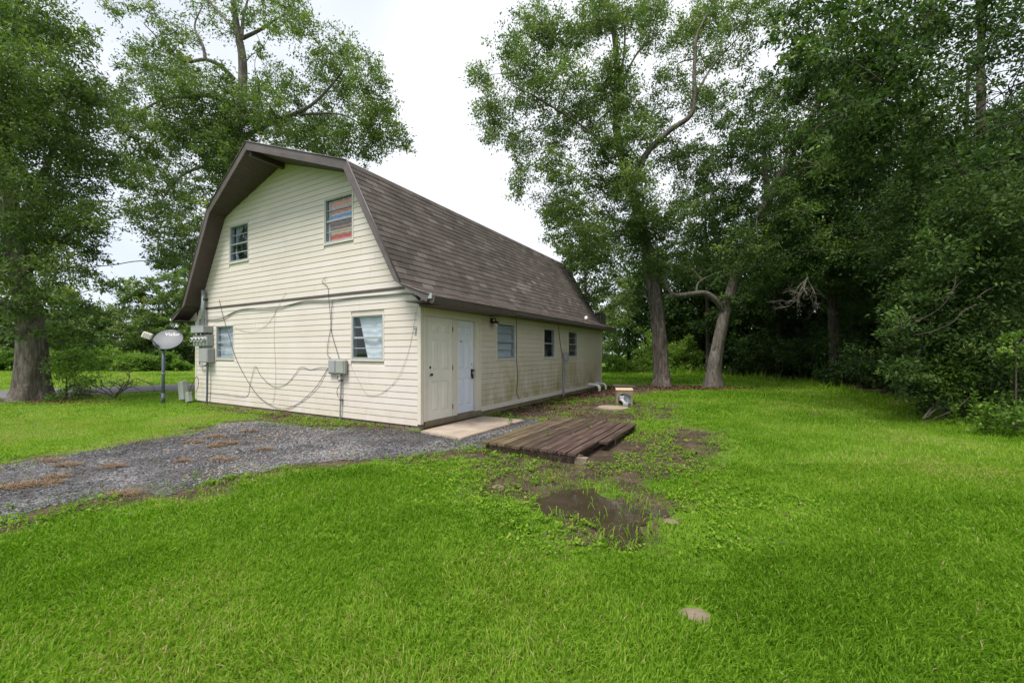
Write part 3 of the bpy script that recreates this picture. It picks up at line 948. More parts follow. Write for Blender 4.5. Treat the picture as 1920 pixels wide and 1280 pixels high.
# flat eave soffit along the side walls
for (ya, yb) in ((-.53, -.002), (HW+.002, HW+.53)):
    mb = MB(); mb.box(-.40, XB, ya, yb, 2.416, 2.428); mb.build('eave_soffit', M['soffit'], roof)
mb = MB(); mb.box(-.80, -.005, YC-.05, YC+.05, 5.96, 6.085, bev=.006); mb.build('ridge_beam', M['soffit'], roof)
mb = MB()
for sgn in (0, 1):      # cream returns closing the eave at the gable
    ya, yb = ((-.50, .25) if sgn == 0 else (HW-.25, HW+.50))
    pl = [(-.48, 2.43), (-.002, 2.43), (-.002, 2.70)] if sgn == 0 else [(HW+.48, 2.43), (HW+.002, 2.43), (HW+.002, 2.70)]
    mb.prism(pl, 'x', -.002, .01)
mb.build('eave_return', M['siding'], house)
for k in range(n-1):      # rake fascia boards
    (y0, z0), (y1, z1) = PROF[k], PROF[k+1]
    d = Vector((0, y1-y0, z1-z0)).normalized()
    dn = .175
    mb = MB()
    A, B = (XF[k], y0, z0+.012), (XF[k+1], y1, z1+.012)
    # lower edge: the inner profile pushed a little below it
    (a0, c0), (a1, c1) = INN[k], INN[k+1]
    la, lb = (XF[k], a0, c0-.03), (XF[k+1], a1, c1-.03)
    th = .022
    mb.add([A, B, lb, la, (A[0]+th, A[1], A[2]), (B[0]+th, B[1], B[2]), (lb[0]+th, lb[1], lb[2]), (la[0]+th, la[1], la[2])],
           [(0, 1, 2, 3), (4, 7, 6, 5), (0, 4, 5, 1), (3, 2, 6, 7), (0, 3, 7, 4), (1, 5, 6, 2)])
    # drip edge bead on top
    mb.tube([(A[0]-.006, A[1], A[2]), (B[0]-.006, B[1], B[2])], .014, 6)
    mb.build('rake_fascia', M['brown_light'], roof)
mb = MB(); mb.box(-.425, -.395, -.64, -.56, 2.435, 2.53, bev=.006); mb.build('end_cap', M['alu'], roof)
mb = MB(); mb.box(-.425, -.395, HW+.54, HW+.62, 2.43, 2.50, bev=.006); mb.build('end_cap', M['white'], roof)
# side eave: fascia and the near length of gutter
mb = MB(); mb.box(-.39, XB+.02, -.575, -.552, 2.385, 2.492, bev=.005); mb.build('eave_fascia', M['brown'], roof)
mb = MB(); mb.box(-.39, XB+.02, HW+.552, HW+.575, 2.385, 2.492, bev=.005); mb.build('eave_fascia', M['brown'], roof)
gp = [(-.578, 2.478), (-.582, 2.37), (-.62, 2.355), (-.66, 2.375), (-.675, 2.42), (-.69, 2.478), (-.68, 2.478), (-.665, 2.425), (-.65, 2.385), (-.62, 2.368), (-.592, 2.38), (-.588, 2.478)]
mb = MB()
xs = [-.393, .6, 1.6, 2.55]; dz = [0, -.012, -.014, -.004]
vs = []; fs = []
for x, q in zip(xs, dz): vs += [(x, y, z+q) for y, z in gp]
g_n = len(gp)
for i in range(3):
    for k in range(g_n): fs.append((i*g_n+k, i*g_n+(k+1) % g_n, (i+1)*g_n+(k+1) % g_n, (i+1)*g_n+k))
mb.add(vs, fs)
mb.add([(-.393, y, z) for y, z in gp[:7]], [tuple(range(7))]); mb.add([(2.55, y, z-.004) for y, z in gp[:7]], [tuple(range(7))])
mb.build('gutter', M['brown'], roof)
mb = MB(); mb.box(2.58, XB+.02, -.60, -.578, 2.40, 2.497, bev=.004); mb.build('drip_board', M['brown_light'], roof)
mb = MB(); mb.prism([(-.56, 2.365), (-.01, 2.365), (-.01, 2.41), (-.56, 2.41)], 'x', -.05, 2.5); mb.build('eave_soffit', M['soffit'], roof)
# ridge and knee cap
mb = MB()
for (y0, z0), (y1, z1), w in (((1.52, 5.27), (1.75, 5.425), 1), ((4.2, 6.20), (4.4, 6.265), 1), ((4.4, 6.265), (4.6, 6.20), 1), ((1.75, 5.425), (2.0, 5.505), 1)):
    mb.add([(-.42, y0, z0), (XB, y0, z0), (XB, y1, z1), (-.42, y1, z1)], [(0, 1, 2, 3)])
mb.build('ridge_cap', M['shingle'], roof)
# vent pipe
v0 = slope_point(PROF[0], PROF[1], .42, 8.7, 0)
mb = MB(); mb.tube([(v0[0], v0[1], v0[2]-.05), (v0[0], v0[1], v0[2]+.10)], .05, 12); mb.build('vent_pipe', M['rust'], roof)
mb = MB(); mb.tube([(v0[0], v0[1], v0[2]+.10), (v0[0], v0[1], v0[2]+.13), (v0[0]-.05, v0[1]-.02, v0[2]+.17)], [.06, .065, .04], 12); mb.build('vent_cap', M['white'], roof)
# dark slatted railing of the landing behind the house
rail = empty('stair_railing', LZ(11.6, .25, 0), TH)
tag(rail, 'dark slatted wooden railing past the far end of the roof', 'railing')
for k in range(7):
    mb = MB(); mb.box(0, .03, -.30+.13*k, -.20+.13*k, 2.55, 3.25); mb.build('slat', M['soffit'], rail)
for y in (.30, .63):
    mb = MB(); mb.box(.032, .12, y-.045, y+.045, 0, 3.28); mb.build('post', M['soffit'], rail)
mb = MB(); mb.box(.032, .07, -.28, .58, 2.62, 2.72); mb.box(.032, .07, -.28, .58, 3.1, 3.2); mb.build('rail', M['soffit'], rail)

# ---------------------------------------------------------------- things fixed to the house
def wall_thing(name, label, cat, b, a, z, group=None):
    return tag(empty(name, LZ(b, a, z), TH), label, cat, group)
mbk = wall_thing('electric_meter_bank', 'grey electric meter boxes with conduit mast at the far end of the gable wall', 'electric meter', -.02, 8.2, 0)
def part(name, mb, mat, par): return mb.build(name, mat, par)
# local: x outwards is -, y along the gable (relative to a = 8.2)
mb = MB(); mb.tube([(-.09, -.06, 2.24), (-.09, -.06, 3.28)], .052, 14); part('mast', mb, M['steel'], mbk)
mb = MB(); mb.box(-.25, -.004, -.42, .30, 2.055, 2.25, bev=.008); mb.box(-.255, -.25, -.43, .31, 2.235, 2.258); part('wiring_trough', mb, M['grey_box'], mbk)
for y in (-.30, -.06, .17):
    mb = MB(); mb.tube([(-.11, y, 1.99), (-.11, y, 2.06)], .035, 10); part('pipe_nipple', mb, M['steel_dark'], mbk)
mb = MB(); mb.box(-.17, -.004, -.45, .36, 1.68, 1.99, bev=.008); part('meter_socket_box', mb, M['grey_box'], mbk)
for k, y in enumerate((.25, .05, -.15, -.35)):
    mt = MB(); n_ = 16
    for (x0, x1, r) in ((-.18, -.165, .085), (-.20, -.18, .078), (-.27, -.20, .066)):
        mt.tube([(x0, y, 1.86), (x1, y, 1.86)], r, n_)
    me_ = part('meter', mt, M['glassjar'], mbk)
    mt = MB(); mt.box(-.276, -.271, y-.035, y+.035, 1.835, 1.89); part('dial', mt, M['black'], me_)
mb = MB(); mb.box(-.19, -.004, -.52, -.05, 1.22, 1.61, bev=.008); mb.box(-.196, -.19, -.50, -.07, 1.24, 1.60); part('breaker_box', mb, M['grey_box'], mbk)
mb = MB(); mb.tube(smooth_line([(-.06, .22, 1.69), (-.06, .22, 1.30), (-.06, .21, 1.12), (-.07, .05, 1.10), (-.08, -.20, 1.13)], 5), .022, 8); mb.tube(smooth_line([(-.08, .12, 1.69), (-.08, .10, 1.50), (-.08, .02, 1.38), (-.08, -.04, 1.34)], 5), .026, 8); part('conduit', mb, M['steel'], mbk)
mb = MB(); mb.tube(smooth_line([(-.08, -.28, 1.23), (-.08, -.27, .8), (-.07, -.24, .35), (-.06, -.19, -.02)], 6), .026, 10); part('conduit', mb, M['steel_dark'], mbk)
mb = MB(); mb.tube(smooth_line([(-.06, .20, 2.25), (-.06, .20, 2.42), (-.07, .10, 2.46), (-.07, -.12, 2.43)], 6), .018, 8); part('weatherhead_loop', mb, M['steel_dark'], mbk)
mb = MB(); mb.box(-.12, -.004, -.13, .02, 3.0, 3.03); part('strap', mb, M['black'], mbk)

ped = tag(empty('utility_pedestal', LZ(-.10, 9.0, 0), TH), 'grey green utility pedestal leaning open at the house corner', 'utility box')
t_ = MB(); t_.box(-.16, .0, -.02, .26, .10, .66, bev=.02); t_.xf(Matrix.Rotation(R(-9), 4, 'X')); part('cover', t_, M['sage_box'], ped)
t_ = MB(); t_.box(-.10, .02, -.20, .0, .0, .30, bev=.015); t_.xf(Matrix.Rotation(R(-16), 4, 'X')); part('base', t_, M['sage_box'], ped)
t_ = MB(); t_.tube(smooth_line([(-.05, -.10, .30), (-.05, -.35, .62), (-.04, -.55, .80), (-.03, -.62, .70), (-.03, -.6, .5), (-.03, -.45, .35), (-.05, -.2, .28)], 6), .008, 6); part('wire', t_, M['cable_dark'], ped)

for nm, lab, a0, out, mat in (('telephone_box', 'flat grey telephone box left of its twin on the gable wall', 2.36, .07, M['grey_box']),
                         ('telephone_box', 'rounder sage telephone box on the conduit under the gable window', 2.03, .11, M['sage_box'])):
    tb = wall_thing(nm, lab, 'telephone box', -.022, a0, 1.02, 'telephone boxes on the gable wall')
    mb = MB(); mb.box(-out, 0, 0, .27 if out < .1 else .30, 0, .33, bev=.03); part('case', mb, mat, tb)
    mb = MB(); mb.box(-out-.008, -out+.001, .03, .24, .035, .295, bev=.012); part('lid', mb, mat, tb)
    if out > .1:
        q = MB(); q.tube(smooth_line([(-.04, .19, 0), (-.04, .195, -.4), (-.04, .215, -.75), (-.035, .225, -1.05)], 5), .016, 8); part('conduit', q, M['steel'], tb)
        for z in (-.13, -.55):
            q = MB(); q.box(-.06, -.002, .17, .235, z-.012, z+.012); part('clamp', q, M['rust'], tb)
        q = MB(); q.tube(smooth_line([(-.04, .17, -.02), (-.06, .28, -.06), (-.05, .25, -.15), (-.05, .14, -.1)], 5), .006, 5)
        q.tube(smooth_line([(-.04, .2, -.2), (-.06, .27, -.3), (-.05, .31, -.4), (-.04, .28, -.5)], 5), .006, 5); part('loose_wire', q, M['cable_dark'], tb)

def wall_cable(name, label, pts, r, mat, out=.03, sag=True, cat='cable'):
    P = [LZ(-out - (.006*math.sin(i*2.1)), a, z) for i, (a, z) in enumerate(pts)]
    q = smooth_line(P, 7)
    v, f = tube_np(q, r, 6)
    o = mesh_np(name, v, f, mat, smooth=True)
    return tag(o, label, cat)
wall_cable('service_cable', 'thick grey cable running under the brown band across the gable', [(8.12, 2.44), (7.28, 2.449), (6.67, 2.582), (6.09, 2.642), (4.73, 2.604), (4.18, 2.635), (3.46, 2.691), (2.68, 2.658), (1.75, 2.663), (.87, 2.654), (.30, 2.64), (.08, 2.55), (-.02, 2.42)], .015, M['cable'], .040)
wall_cable('hanging_wire', 'long dark wire drooping from the band past the left window to the telephone boxes', [(7.416, 2.969), (7.192, 2.492), (6.928, 1.999), (6.586, 1.405), (6.091, .878), (5.541, .42), (5.018, .215), (4.45, .127), (3.912, .243), (3.402, .507), (3.037, .773), (2.743, 1.102), (2.63, 1.197)], .006, M['cable_dark'], .036)
wall_cable('hanging_wire', 'thin wire looping low across the gable to a peak and the telephone boxes', [(8.117, .339), (7.016, .346), (6.051, .337), (5.852, .666), (5.618, 1.128), (5.389, .919), (5.018, .719), (4.659, .649), (4.245, .747), (3.912, .978), (3.686, 1.149), (3.34, 1.101), (2.977, 1.154), (2.62, 1.16)], .0045, M['cable_dark'], .030)
wall_cable('hanging_wire', 'dark wire rising from the telephone boxes to above the brown band', [(2.772, 3.18), (2.90, 3.08), (2.714, 2.951), (2.668, 2.649), (2.616, 2.349), (2.599, 2.088), (2.685, 1.755), (2.714, 1.457), (2.599, 1.353)], .005, M['cable_dark'], .034)
wall_cable('hanging_wire', 'dark wire dropping from the thick cable to the right telephone box', [(2.542, 2.641), (2.57, 2.31), (2.599, 2.051), (2.514, 1.79), (2.401, 1.568), (2.318, 1.348)], .006, M['cable_dark'], .038)
wall_cable('hanging_wire', 'fine wire sagging below the gable window from the house corner', [(.03, 2.40), (.107, 2.2), (.193, 1.817), (.323, 1.429), (.545, 1.032), (.867, .754), (1.153, .639), (1.449, .642), (1.703, .894), (1.965, 1.243)], .0032, M['cable_pale'], .030)
wall_cable('hanging_wire', 'pale fine wire sagging beside the left gable window', [(4.279, 2.952), (4.519, 2.724), (4.801, 2.409), (5.165, 2.171), (5.695, 2.037), (6.254, 2.073), (6.6, 2.18)], .0032, M['cable_pale'], .028)
wall_cable('hanging_wire', 'straight fine wire hanging down the middle of the gable', [(4.73, 2.571), (4.765, 2.117), (4.765, 1.619), (4.709, 1.082), (4.73, .543), (4.837, .247)], .0032, M['cable_pale'], .030)
def side_cable(label, pts, r, mat, out=.03):
    v, f = tube_np(smooth_line([LZ(b_, -out, z) for b_, z in pts], 6), r, 6)
    return tag(mesh_np('hanging_wire', v, f, mat, smooth=True), label, 'cable')
side_cable('dark wire down the side wall beside the first window', [(3.70, 2.40), (3.71, 1.9), (3.72, 1.3), (3.78, .8), (3.72, .45), (3.86, .22)], .008, M['cable_dark'])
side_cable('brown wire from the eave to the small box on the side wall', [(6.52, 2.40), (6.60, 2.0), (6.75, 1.6), (6.82, 1.45), (6.84, 1.3)], .010, M['rust'])

# house number 7 in metal
nm = wall_thing('house_number', 'metal number 7 nailed to the siding near the corner post', 'house number', -.026, .10, 1.85)
mb = MB()
mb.box(-.010, 0, -.030, .045, .112, .128); mb.box(-.010, 0, .030, .045, .095, .112)
mb.hexa([(0, -.030, .112), (-.010, -.030, .112), (-.010, -.012, .112), (0, -.012, .112), (0, .010, .012), (-.010, .010, .012), (-.010, .028, .012), (0, .028, .012)])
mb.box(-.010, 0, -.014, .040, .0, .012)
part('digit', mb, M['alu'], nm)

# wall lantern
lan = wall_thing('wall_lantern', 'black wall lantern with clear glass beside the white door', 'lantern', 2.46, -.022, 2.2)
mb = MB(); mb.box(-.055, .055, -.02, 0, .0, .13, bev=.012); part('wall_plate', mb, M['black'], lan)
mb = MB(); mb.tube(smooth_line([(0, -.02, .08), (0, -.09, .12), (0, -.13, .09), (0, -.13, .05)], 5), .012, 8); part('arm', mb, M['black'], lan)
mb = MB(); mb.tube([(0, -.13, .055), (0, -.13, .03), (0, -.13, .0)], [.02, .075, .085], 12); part('cap', mb, M['black'], lan)
mb = MB(); mb.tube([(0, -.13, -.0), (0, -.13, -.08), (0, -.13, -.12)], [.055, .05, .03], 12); part('lamp_glass', mb, M['glassjar'], lan)

# disconnect box with conduit
ab = wall_thing('disconnect_box', 'small grey electrical box with two conduits on the side wall', 'electrical box', 6.90, -.022, 1.2)
mb = MB(); mb.box(0, .26, -.12, 0, 0, .30, bev=.02); part('case', mb, M['grey_box'], ab)
mb = MB(); mb.box(.02, .24, -.128, -.12, .03, .27, bev=.006); part('lid', mb, M['grey_box'], ab)
for x0, x1 in ((-.03, -.10), (.05, -.02)):
    mb = MB(); mb.tube(smooth_line([(x0, -.05, .1), (x0, -.05, -.2), ((x0+x1)/2, -.05, -.7), (x1, -.05, -1.22)], 5), .017, 8); part('conduit', mb, M['steel'], ab)

# drain pipes
for bb, out, lab in ((9.45, .45, 'white plastic drain pipe elbow, the nearer of the pair by the foundation'), (10.35, .42, 'thinner white drain pipe elbow nearest the far house corner')):
    r = .055 if bb < 10 else .036
    o = tag(empty('drain_pipe', LZ(bb, 0, 0), TH), lab, 'pipe', 'white drain pipes at the far corner')
    mb = MB(); mb.tube(smooth_line([(0, -.01, .26), (0, -out*.6, .25), (.02, -out*.92, .21), (.03, -out, .10), (.03, -out, -.03)], 7), r, 12); part('elbow', mb, M['pvc'], o)
    mb = MB(); mb.tube([(.03, -out, .10), (.03, -out, .15)], r*1.18, 12); part('coupling', mb, M['pvc'], o)

# ---------------------------------------------------------------- yard things
# concrete step slab
mb = MB()
sp = [to_local(*p) for p in SLABP]
mb.prism([(float(x), float(y)) for x, y in sp], 'z', -.03, .045)
st = mb.build('concrete_step', M['slab'], None)
st.location = LZ(0, 0, 0); st.rotation_euler = (0, 0, TH)
bpy.context.view_layer.update()
bm = bmesh.new(); bm.from_mesh(st.data); bmesh.ops.bevel(bm, geom=[e for e in bm.edges if all(v.co.z > 0 for v in e.verts)], offset=.012, segments=2, affect='EDGES'); bm.to_mesh(st.data); bm.free()
tag(st, 'stained concrete landing slab in front of the two doors', 'slab')

# wooden platform
dk = tag(empty('wooden_platform', LZ(0, 0, 0), TH), 'weathered dark wooden deck platform lying on the ground', 'platform')
na = 12; wid = 1.66/na   # board pitch
for k in range(na):
    y1 = -1.95 - wid*k; y0 = y1 - wid + .013
    x0 = -.82 + random.uniform(-.012, .012); x1 = 1.96 + random.uniform(-.015, .02)
    if k == 11: x0 = .10
    if k == 10: x0 -= .01
    if k == 4: x0 -= .05
    zt = .155 + random.uniform(-.003, .003) - (.006 if k > 9 else 0)
    mb = MB(); nseg = 6
    vs = []
    for s in range(nseg+1):
        x = x0 + (x1-x0)*s/nseg; w = random.uniform(-.003, .003)
        cz = random.uniform(-.002, .002)
        vs += [(x, y0+w, zt-.034), (x, y1+w, zt-.034), (x, y1+w, zt-.004+cz), (x, y1+w-.006, zt+cz), (x, y0+w+.006, zt+cz), (x, y0+w, zt-.004+cz)]
    fs = []
    for s in range(nseg):
        for q in range(6): fs.append((s*6+q, s*6+(q+1) % 6, (s+1)*6+(q+1) % 6, (s+1)*6+q))
    fs += [tuple(range(6)), tuple(range(nseg*6, nseg*6+6))]
    tone = max(0, 1 - k/7.5) if k < 8 else 0.0
    mb.add(vs, fs, 0, False, tone)
    mb.build('deck_board', M['deck'], dk)
for x in (-.74, .55, 1.86):
    mb = MB(); mb.box(x, x+.05, -3.52 if x < 0 else -3.60, -1.98, .0, .118, 0, .2); mb.build('joist', M['deck'], dk)
mb = MB(); mb.box(-.79, -.70, -3.60, -3.43, .0, .10, bev=.006); mb.build('block', M['plywood_grey'], dk)
for y in (-2.0, -2.8):
    mb = MB(); mb.box(-.688, 1.858, y-.04, y, .01, .11, 0, .2); mb.build('bearer', M['deck'], dk)
for (p, q, r_) in ((( .55, -2.55, .165), (.95, -2.75, .17), .008), ((.30, -3.0, .165), (.42, -2.94, .17), .006)):
    o = mesh_np('fallen_twig', *tube_np([LZ(*p), LZ((p[0]+q[0])/2, (p[1]+q[1])/2+.02, p[2]+.01), LZ(*q)], [r_, r_*.8, r_*.4], 5), M['dead_wood'], smooth=True)
    tag(o, 'pale %s twig lying on the wooden platform' % ('longer' if r_ > .007 else 'short'), 'twig')

# round well cover
wc = gnd(1149, 766)
o = tag(empty('well_cover', (wc[0], wc[1], 0)), 'round flat concrete lid set in the soil past the platform', 'well cover')
mb = MB(); mb.disc((0, 0), .40, -.02, .045, 30); part('lid', mb, M['well'], o)
mb = MB(); mb.disc((.0, .0), .46, -.03, .015, 30); part('collar', mb, M['mortar'], o)

# pump shelter: plywood box with an arched opening, lid pushed back, pipe inside
pc = gnd(1171, 760)
o = tag(empty('pump_shelter', (pc[0], pc[1], 0), R(-8)), 'small plywood pump shelter with arched opening and pipe inside', 'pump shelter')
W2, DP, HT = .225, .42, .42
def arch_panel(w2, h, aw, ah, t):
    n = 12; inn = [(-aw, 0)] + [(-aw*math.cos(math.pi*i/n), ah-aw*.75 + aw*.75*math.sin(math.pi*i/n)) for i in range(n+1)] + [(aw, 0)]
    out = [(-w2, 0)] + [(-w2 + 2*w2*i/n if False else (-w2 if i < n/4 else (w2 if i > 3*n/4 else -w2 + 2*w2*(i-n/4)/(n/2))), h if n/4 <= i <= 3*n/4 else (h*(i/(n/4)) if i < n/4 else h*((n-i)/(n/4)))) for i in range(n+1)] + [(w2, 0)]
    mb = MB(); k = len(inn); vs = []
    for y in (0, t):
        vs += [(x, y, z) for x, z in inn] + [(x, y, z) for x, z in out]
    fs = []
    for i in range(k-1):
        fs += [(i, i+1, k+i+1, k+i), (2*k+i, 3*k+i, 3*k+i+1, 2*k+i+1), (i, 2*k+i, 2*k+i+1, i+1), (k+i, k+i+1, 3*k+i+1, 3*k+i)]
    return mb.add(vs, fs)
mb = arch_panel(W2, HT, .165, .33, .02); part('arched_panel', mb, M['plywood_grey'], o)
for s_ in (-1, 1):
    mb = MB(); x = s_*W2; mb.box(min(x, x-s_*.02), max(x, x-s_*.02), .022, DP, 0, HT); part('panel', mb, M['plywood_grey'], o)
mb = MB(); mb.box(-W2+.022, W2-.022, DP-.02, DP, 0, HT); part('panel', mb, M['plywood_grey'], o)
mb = MB(); mb.hexa([(-W2-.01, -.01, HT+.002), (W2+.01, -.01, HT+.002), (W2+.01, .24, HT+.07), (-W2-.01, .24, HT+.07), (-W2-.01, -.01, HT+.02), (W2+.01, -.01, HT+.02), (W2+.01, .24, HT+.09), (-W2-.01, .24, HT+.09)])
part('sloping_top', mb, M['plywood'], o)
mb = MB(); mb.box(-W2-.07, W2+.10, .15, .62, HT+.095, HT+.115); mb.xf(Matrix.Rotation(R(2.5), 4, 'Y')); part('loose_lid', mb, M['soffit'], o)
mb = MB(); mb.tube([(.06, .06, .17), (.06, .40, .17)], .14, 18); mb.tube([(.06, .055, .17), (.06, .065, .17)], .15, 18); part('pump_tank', mb, M['steel'], o)
mb = MB(); mb.box(-.14, .0, -.02, .06, .12, .27, bev=.02); mb.tube(smooth_line([(-.08, .02, .18), (-.06, -.06, .14), (-.01, -.10, .08), (.0, -.12, -.02)], 5), .045, 10); mb.box(-.06, .08, -.17, -.06, .0, .10, bev=.012); part('pump_pipe', mb, M['grey_box'], o)

# satellite dish
dp = gnd(306, 755)
o = tag(empty('satellite_dish', (dp[0], dp[1], 0)), 'grey satellite dish on a steel pole left of the house', 'satellite dish')
zc = EYE + (661-636)/F*dp[1]
mb = MB(); mb.tube([(0, 0, -.05), (.0, 0, .8), (.01, 0, 1.62)], .042, 14); mb.tube([(0, 0, .0), (0, 0, .25)], .049, 14); part('pole', mb, M['steel_dark'], o)
for z in (.25, .86, 1.50):
    mb = MB(); mb.tube([(0, 0, z), (0, 0, z+.03)], .052, 14); part('pole_joint', mb, M['steel'], o)
# reflector: dish points up and to the left of the viewer
nrm = Vector((.247, -.741, .615)).normalized()
mj = Vector((.76, .64, 0)); mj = (mj - nrm*mj.dot(nrm)).normalized(); mi_ = nrm.cross(mj).normalized()
Mx = Matrix((mj, mi_, nrm)).transposed().to_4x4(); Mx.translation = Vector((.297, -.18, zc))
RA, RB, DEPTH = .365, .375, .032
def dish_pts(rr, lift): return [(rr*RA*math.cos(t), rr*RB*math.sin(t), DEPTH*rr*rr - DEPTH + lift) for t in np.linspace(0, 2*math.pi, 40, endpoint=False)]
mb = MB(); vs = []; fs = []
rings = [.02, .25, .5, .75, .95, 1.0]
for rr in rings: vs += dish_pts(rr, 0)
nr = len(rings)
vs += dish_pts(1.0, -.02)
for rr in reversed(rings[:-1]): vs += dish_pts(rr, -.025)
tot = 2*nr
for i in range(tot-1):
    for k in range(40): fs.append((i*40+k, i*40+(k+1) % 40, (i+1)*40+(k+1) % 40, (i+1)*40+k))
fs.append(tuple(range(40))); fs.append(tuple(range((tot-1)*40, tot*40)))
mb.add(vs, fs, 0, True); mb.xf(Mx); refl = part('reflector', mb, M['dish'], o)
def text_mesh(name, s, size, mat, par, Mx, ext=.0015, fix=None):
    cu = bpy.data.curves.new(name, 'FONT'); cu.body = s; cu.size = size; cu.extrude = ext; cu.align_x = 'CENTER'
    t = bpy.data.objects.new(name, cu); COL.objects.link(t)
    dg = bpy.context.evaluated_depsgraph_get(); me = bpy.data.meshes.new_from_object(t.evaluated_get(dg))
    bpy.data.objects.remove(t); bpy.data.curves.remove(cu)
    if fix: fix(me)
    me.transform(Mx); me.materials.clear(); me.materials.append(mat)
    q = bpy.data.objects.new(name, me); COL.objects.link(q); q.parent = par
    return q
tx = Matrix.Translation((.09, .13, 0)) @ Matrix.Rotation(R(-14), 4, 'Z')
def on_dish(me):
    me.transform(tx)
    for v in me.vertices: v.co.z += DEPTH*((v.co.x/RA)**2 + (v.co.y/RB)**2) - DEPTH + .004
text_mesh('lettering', 'ViaSat', .15, M['white'], refl, Mx, .003, on_dish)
mb = MB(); mb.tube([(.0, -.02, 1.60), (.05, -.05, 1.63), (.10, -.10, zc-.06)], [.07, .06, .05], 10); part('bracket', mb, M['black'], o)
e0 = Mx @ Vector((-.20, -.27, -.02)); fd = Vector((pix(276, 629, dp[1]-.55) - np.array([dp[0], dp[1], 0])))
mb = MB(); mb.tube([(.05, -.05, 1.60), tuple(e0), tuple(fd)], .018, 8); part('feed_arm', mb, M['steel_dark'], o)
mb = MB(); mb.box(-.11, .11, -.05, .06, -.085, .085, bev=.015)
for iy in range(3):
    for ix in range(4): mb.box(-.065+.045*ix, -.05+.045*ix, -.056, -.049, -.05+.035*iy, -.035+.035*iy, 1)
mb.xf(Matrix.Translation(fd) @ Matrix.Rotation(R(25), 4, 'Z') @ Matrix.Rotation(R(22), 4, 'Y'))
mb.build('feed_horn', [M['lnb'], M['steel_dark']], o)

# overhead service line from the left
P = [pix(-120, 512, 13.6), pix(80, 506, 13.8), pix(200, 498, 13.9), pix(300, 490, 14.2), np.array(LZ(3.0, 9.28, 4.25))]
o = mesh_np('overhead_wire', *tube_np(smooth_line(P, 8), .014, 6), M['cable_dark'], smooth=True)
tag(o, 'thin overhead wire from the left trees to the roof edge', 'cable')

# soil mounds and bare spots
def mound(u, v, r, h, lab, mat):
    c = gnd(u, v); mb = MB(); vs = []; fs = []; n_ = 14
    for i, (rr, hh) in enumerate([(1.0, -.01), (.8, .25), (.5, .75), (.2, 1.0)]):
        for k in range(n_):
            t = 2*math.pi*k/n_; w = rr*r*random.uniform(.8, 1.2)
            vs.append((c[0]+w*math.cos(t)*1.25, c[1]+w*math.sin(t), max(-.01, hh*h*random.uniform(.7, 1.2))))
    for i in range(3):
        for k in range(n_): fs.append((i*n_+k, i*n_+(k+1) % n_, (i+1)*n_+(k+1) % n_, (i+1)*n_+k))
    fs.append(tuple(range(3*n_, 4*n_)))
    mb.add(vs, fs, 0, True)
    return tag(mb.build('soil_mound', mat, None), lab, 'soil mound')
M['soil_pale'] = concrete('dry sandy soil', (.10, .072, .048), (.22, .165, .115))
M['soil_dark'] = concrete('wet dark soil', (.022, .014, .010), (.06, .042, .03))
mound(1302, 1152, .065, .008, 'pale bare soil spot in the foreground lawn', M['soil_pale'])
mound(934, 912, .055, .02, 'small brown ant mound left of the puddle', M['soil_pale'])
mound(1232, 962, .10, .045, 'dark crumbly soil mound at the right end of the puddle', M['soil_dark'])
mound(1258, 976, .06, .012, 'pale flattened soil mound right of the puddle', M['soil_pale'])
mound(1530, 776, .18, .03, 'dark earth spot in the lawn before the woods', M['soil_dark'])
# ---------------------------------------------------------------- vegetation tools
def unit(a): return a/(np.linalg.norm(a, axis=-1, keepdims=True)+1e-9)
def rand_dir(n): return unit(rng.normal(size=(n, 3)))

def leaf_geo(P, A, Nn, Ln, Wd, tri=False):
    S = unit(np.cross(Nn, A))
    if tri:
        Ln = Ln[:, None]; Wd = Wd[:, None]
        v = np.stack([P + A*Ln*.12, P + A*Ln*.45 + S*Wd*.75, P + A*Ln*1.05 - S*Wd*.15], 1).reshape(-1, 3)
        return v, np.arange(len(P)*3).reshape(-1, 3)
    Ln = Ln[:, None]; Wd = Wd[:, None]
    mid = P + A*Ln*.45 - Nn*Ln*.05
    v = np.stack([P, mid + S*Wd*.5, P + A*Ln, mid - S*Wd*.5], 1).reshape(-1, 3)
    f = np.arange(len(P)*4).reshape(-1, 4)
    return v, f

def clump_leaves(c, r, leaf, cov, tone, droop=.25, spray=.30, tri=False):
    """leaves of one bough: they sit on sprays (small flattened groups) scattered through the bough"""
    L, W = leaf
    rx, ry, rz = r
    reff = math.sqrt(max(rx, ry)*rz)
    n = int(cov*math.pi*reff*reff/(L*W*.5*.62))
    per = 38
    ns = max(4, n//per)
    d = rand_dir(ns); u = rng.random(ns)**.42
    sc = np.asarray(c) + d*u[:, None]*np.array([rx, ry, rz])
    st = rng.normal(0, .15, ns) + .05*(d[:, 2])
    per_s = rng.integers(int(per*.5), int(per*1.5)+1, ns)
    idx = np.repeat(np.arange(ns), per_s)
    m = len(idx)
    sg = min(spray, reff*.5)*rng.uniform(.6, 1.3, ns)[idx]
    off = rng.normal(size=(m, 3))*sg[:, None]*np.array([.55, .55, .28])
    off += d[idx]*(rng.normal(0, .35, m)*sg)[:, None]
    P = sc[idx] + off
    A = unit(rng.normal(size=(m, 3)) + d[idx]*.7 + np.array([0, 0, -droop]))
    Nn = unit(rng.normal(size=(m, 3))*.75 + np.array([0, 0, .75]))
    s = rng.uniform(.7, 1.25, m)
    t = np.clip(tone + st[idx] + rng.normal(0, .10, m) + (rng.random(m) < .012)*.45, 0, 1)
    v, f = leaf_geo(P, A, Nn, L*s, W*s*rng.uniform(.8, 1.2, m), tri)
    return v, f, t, sc

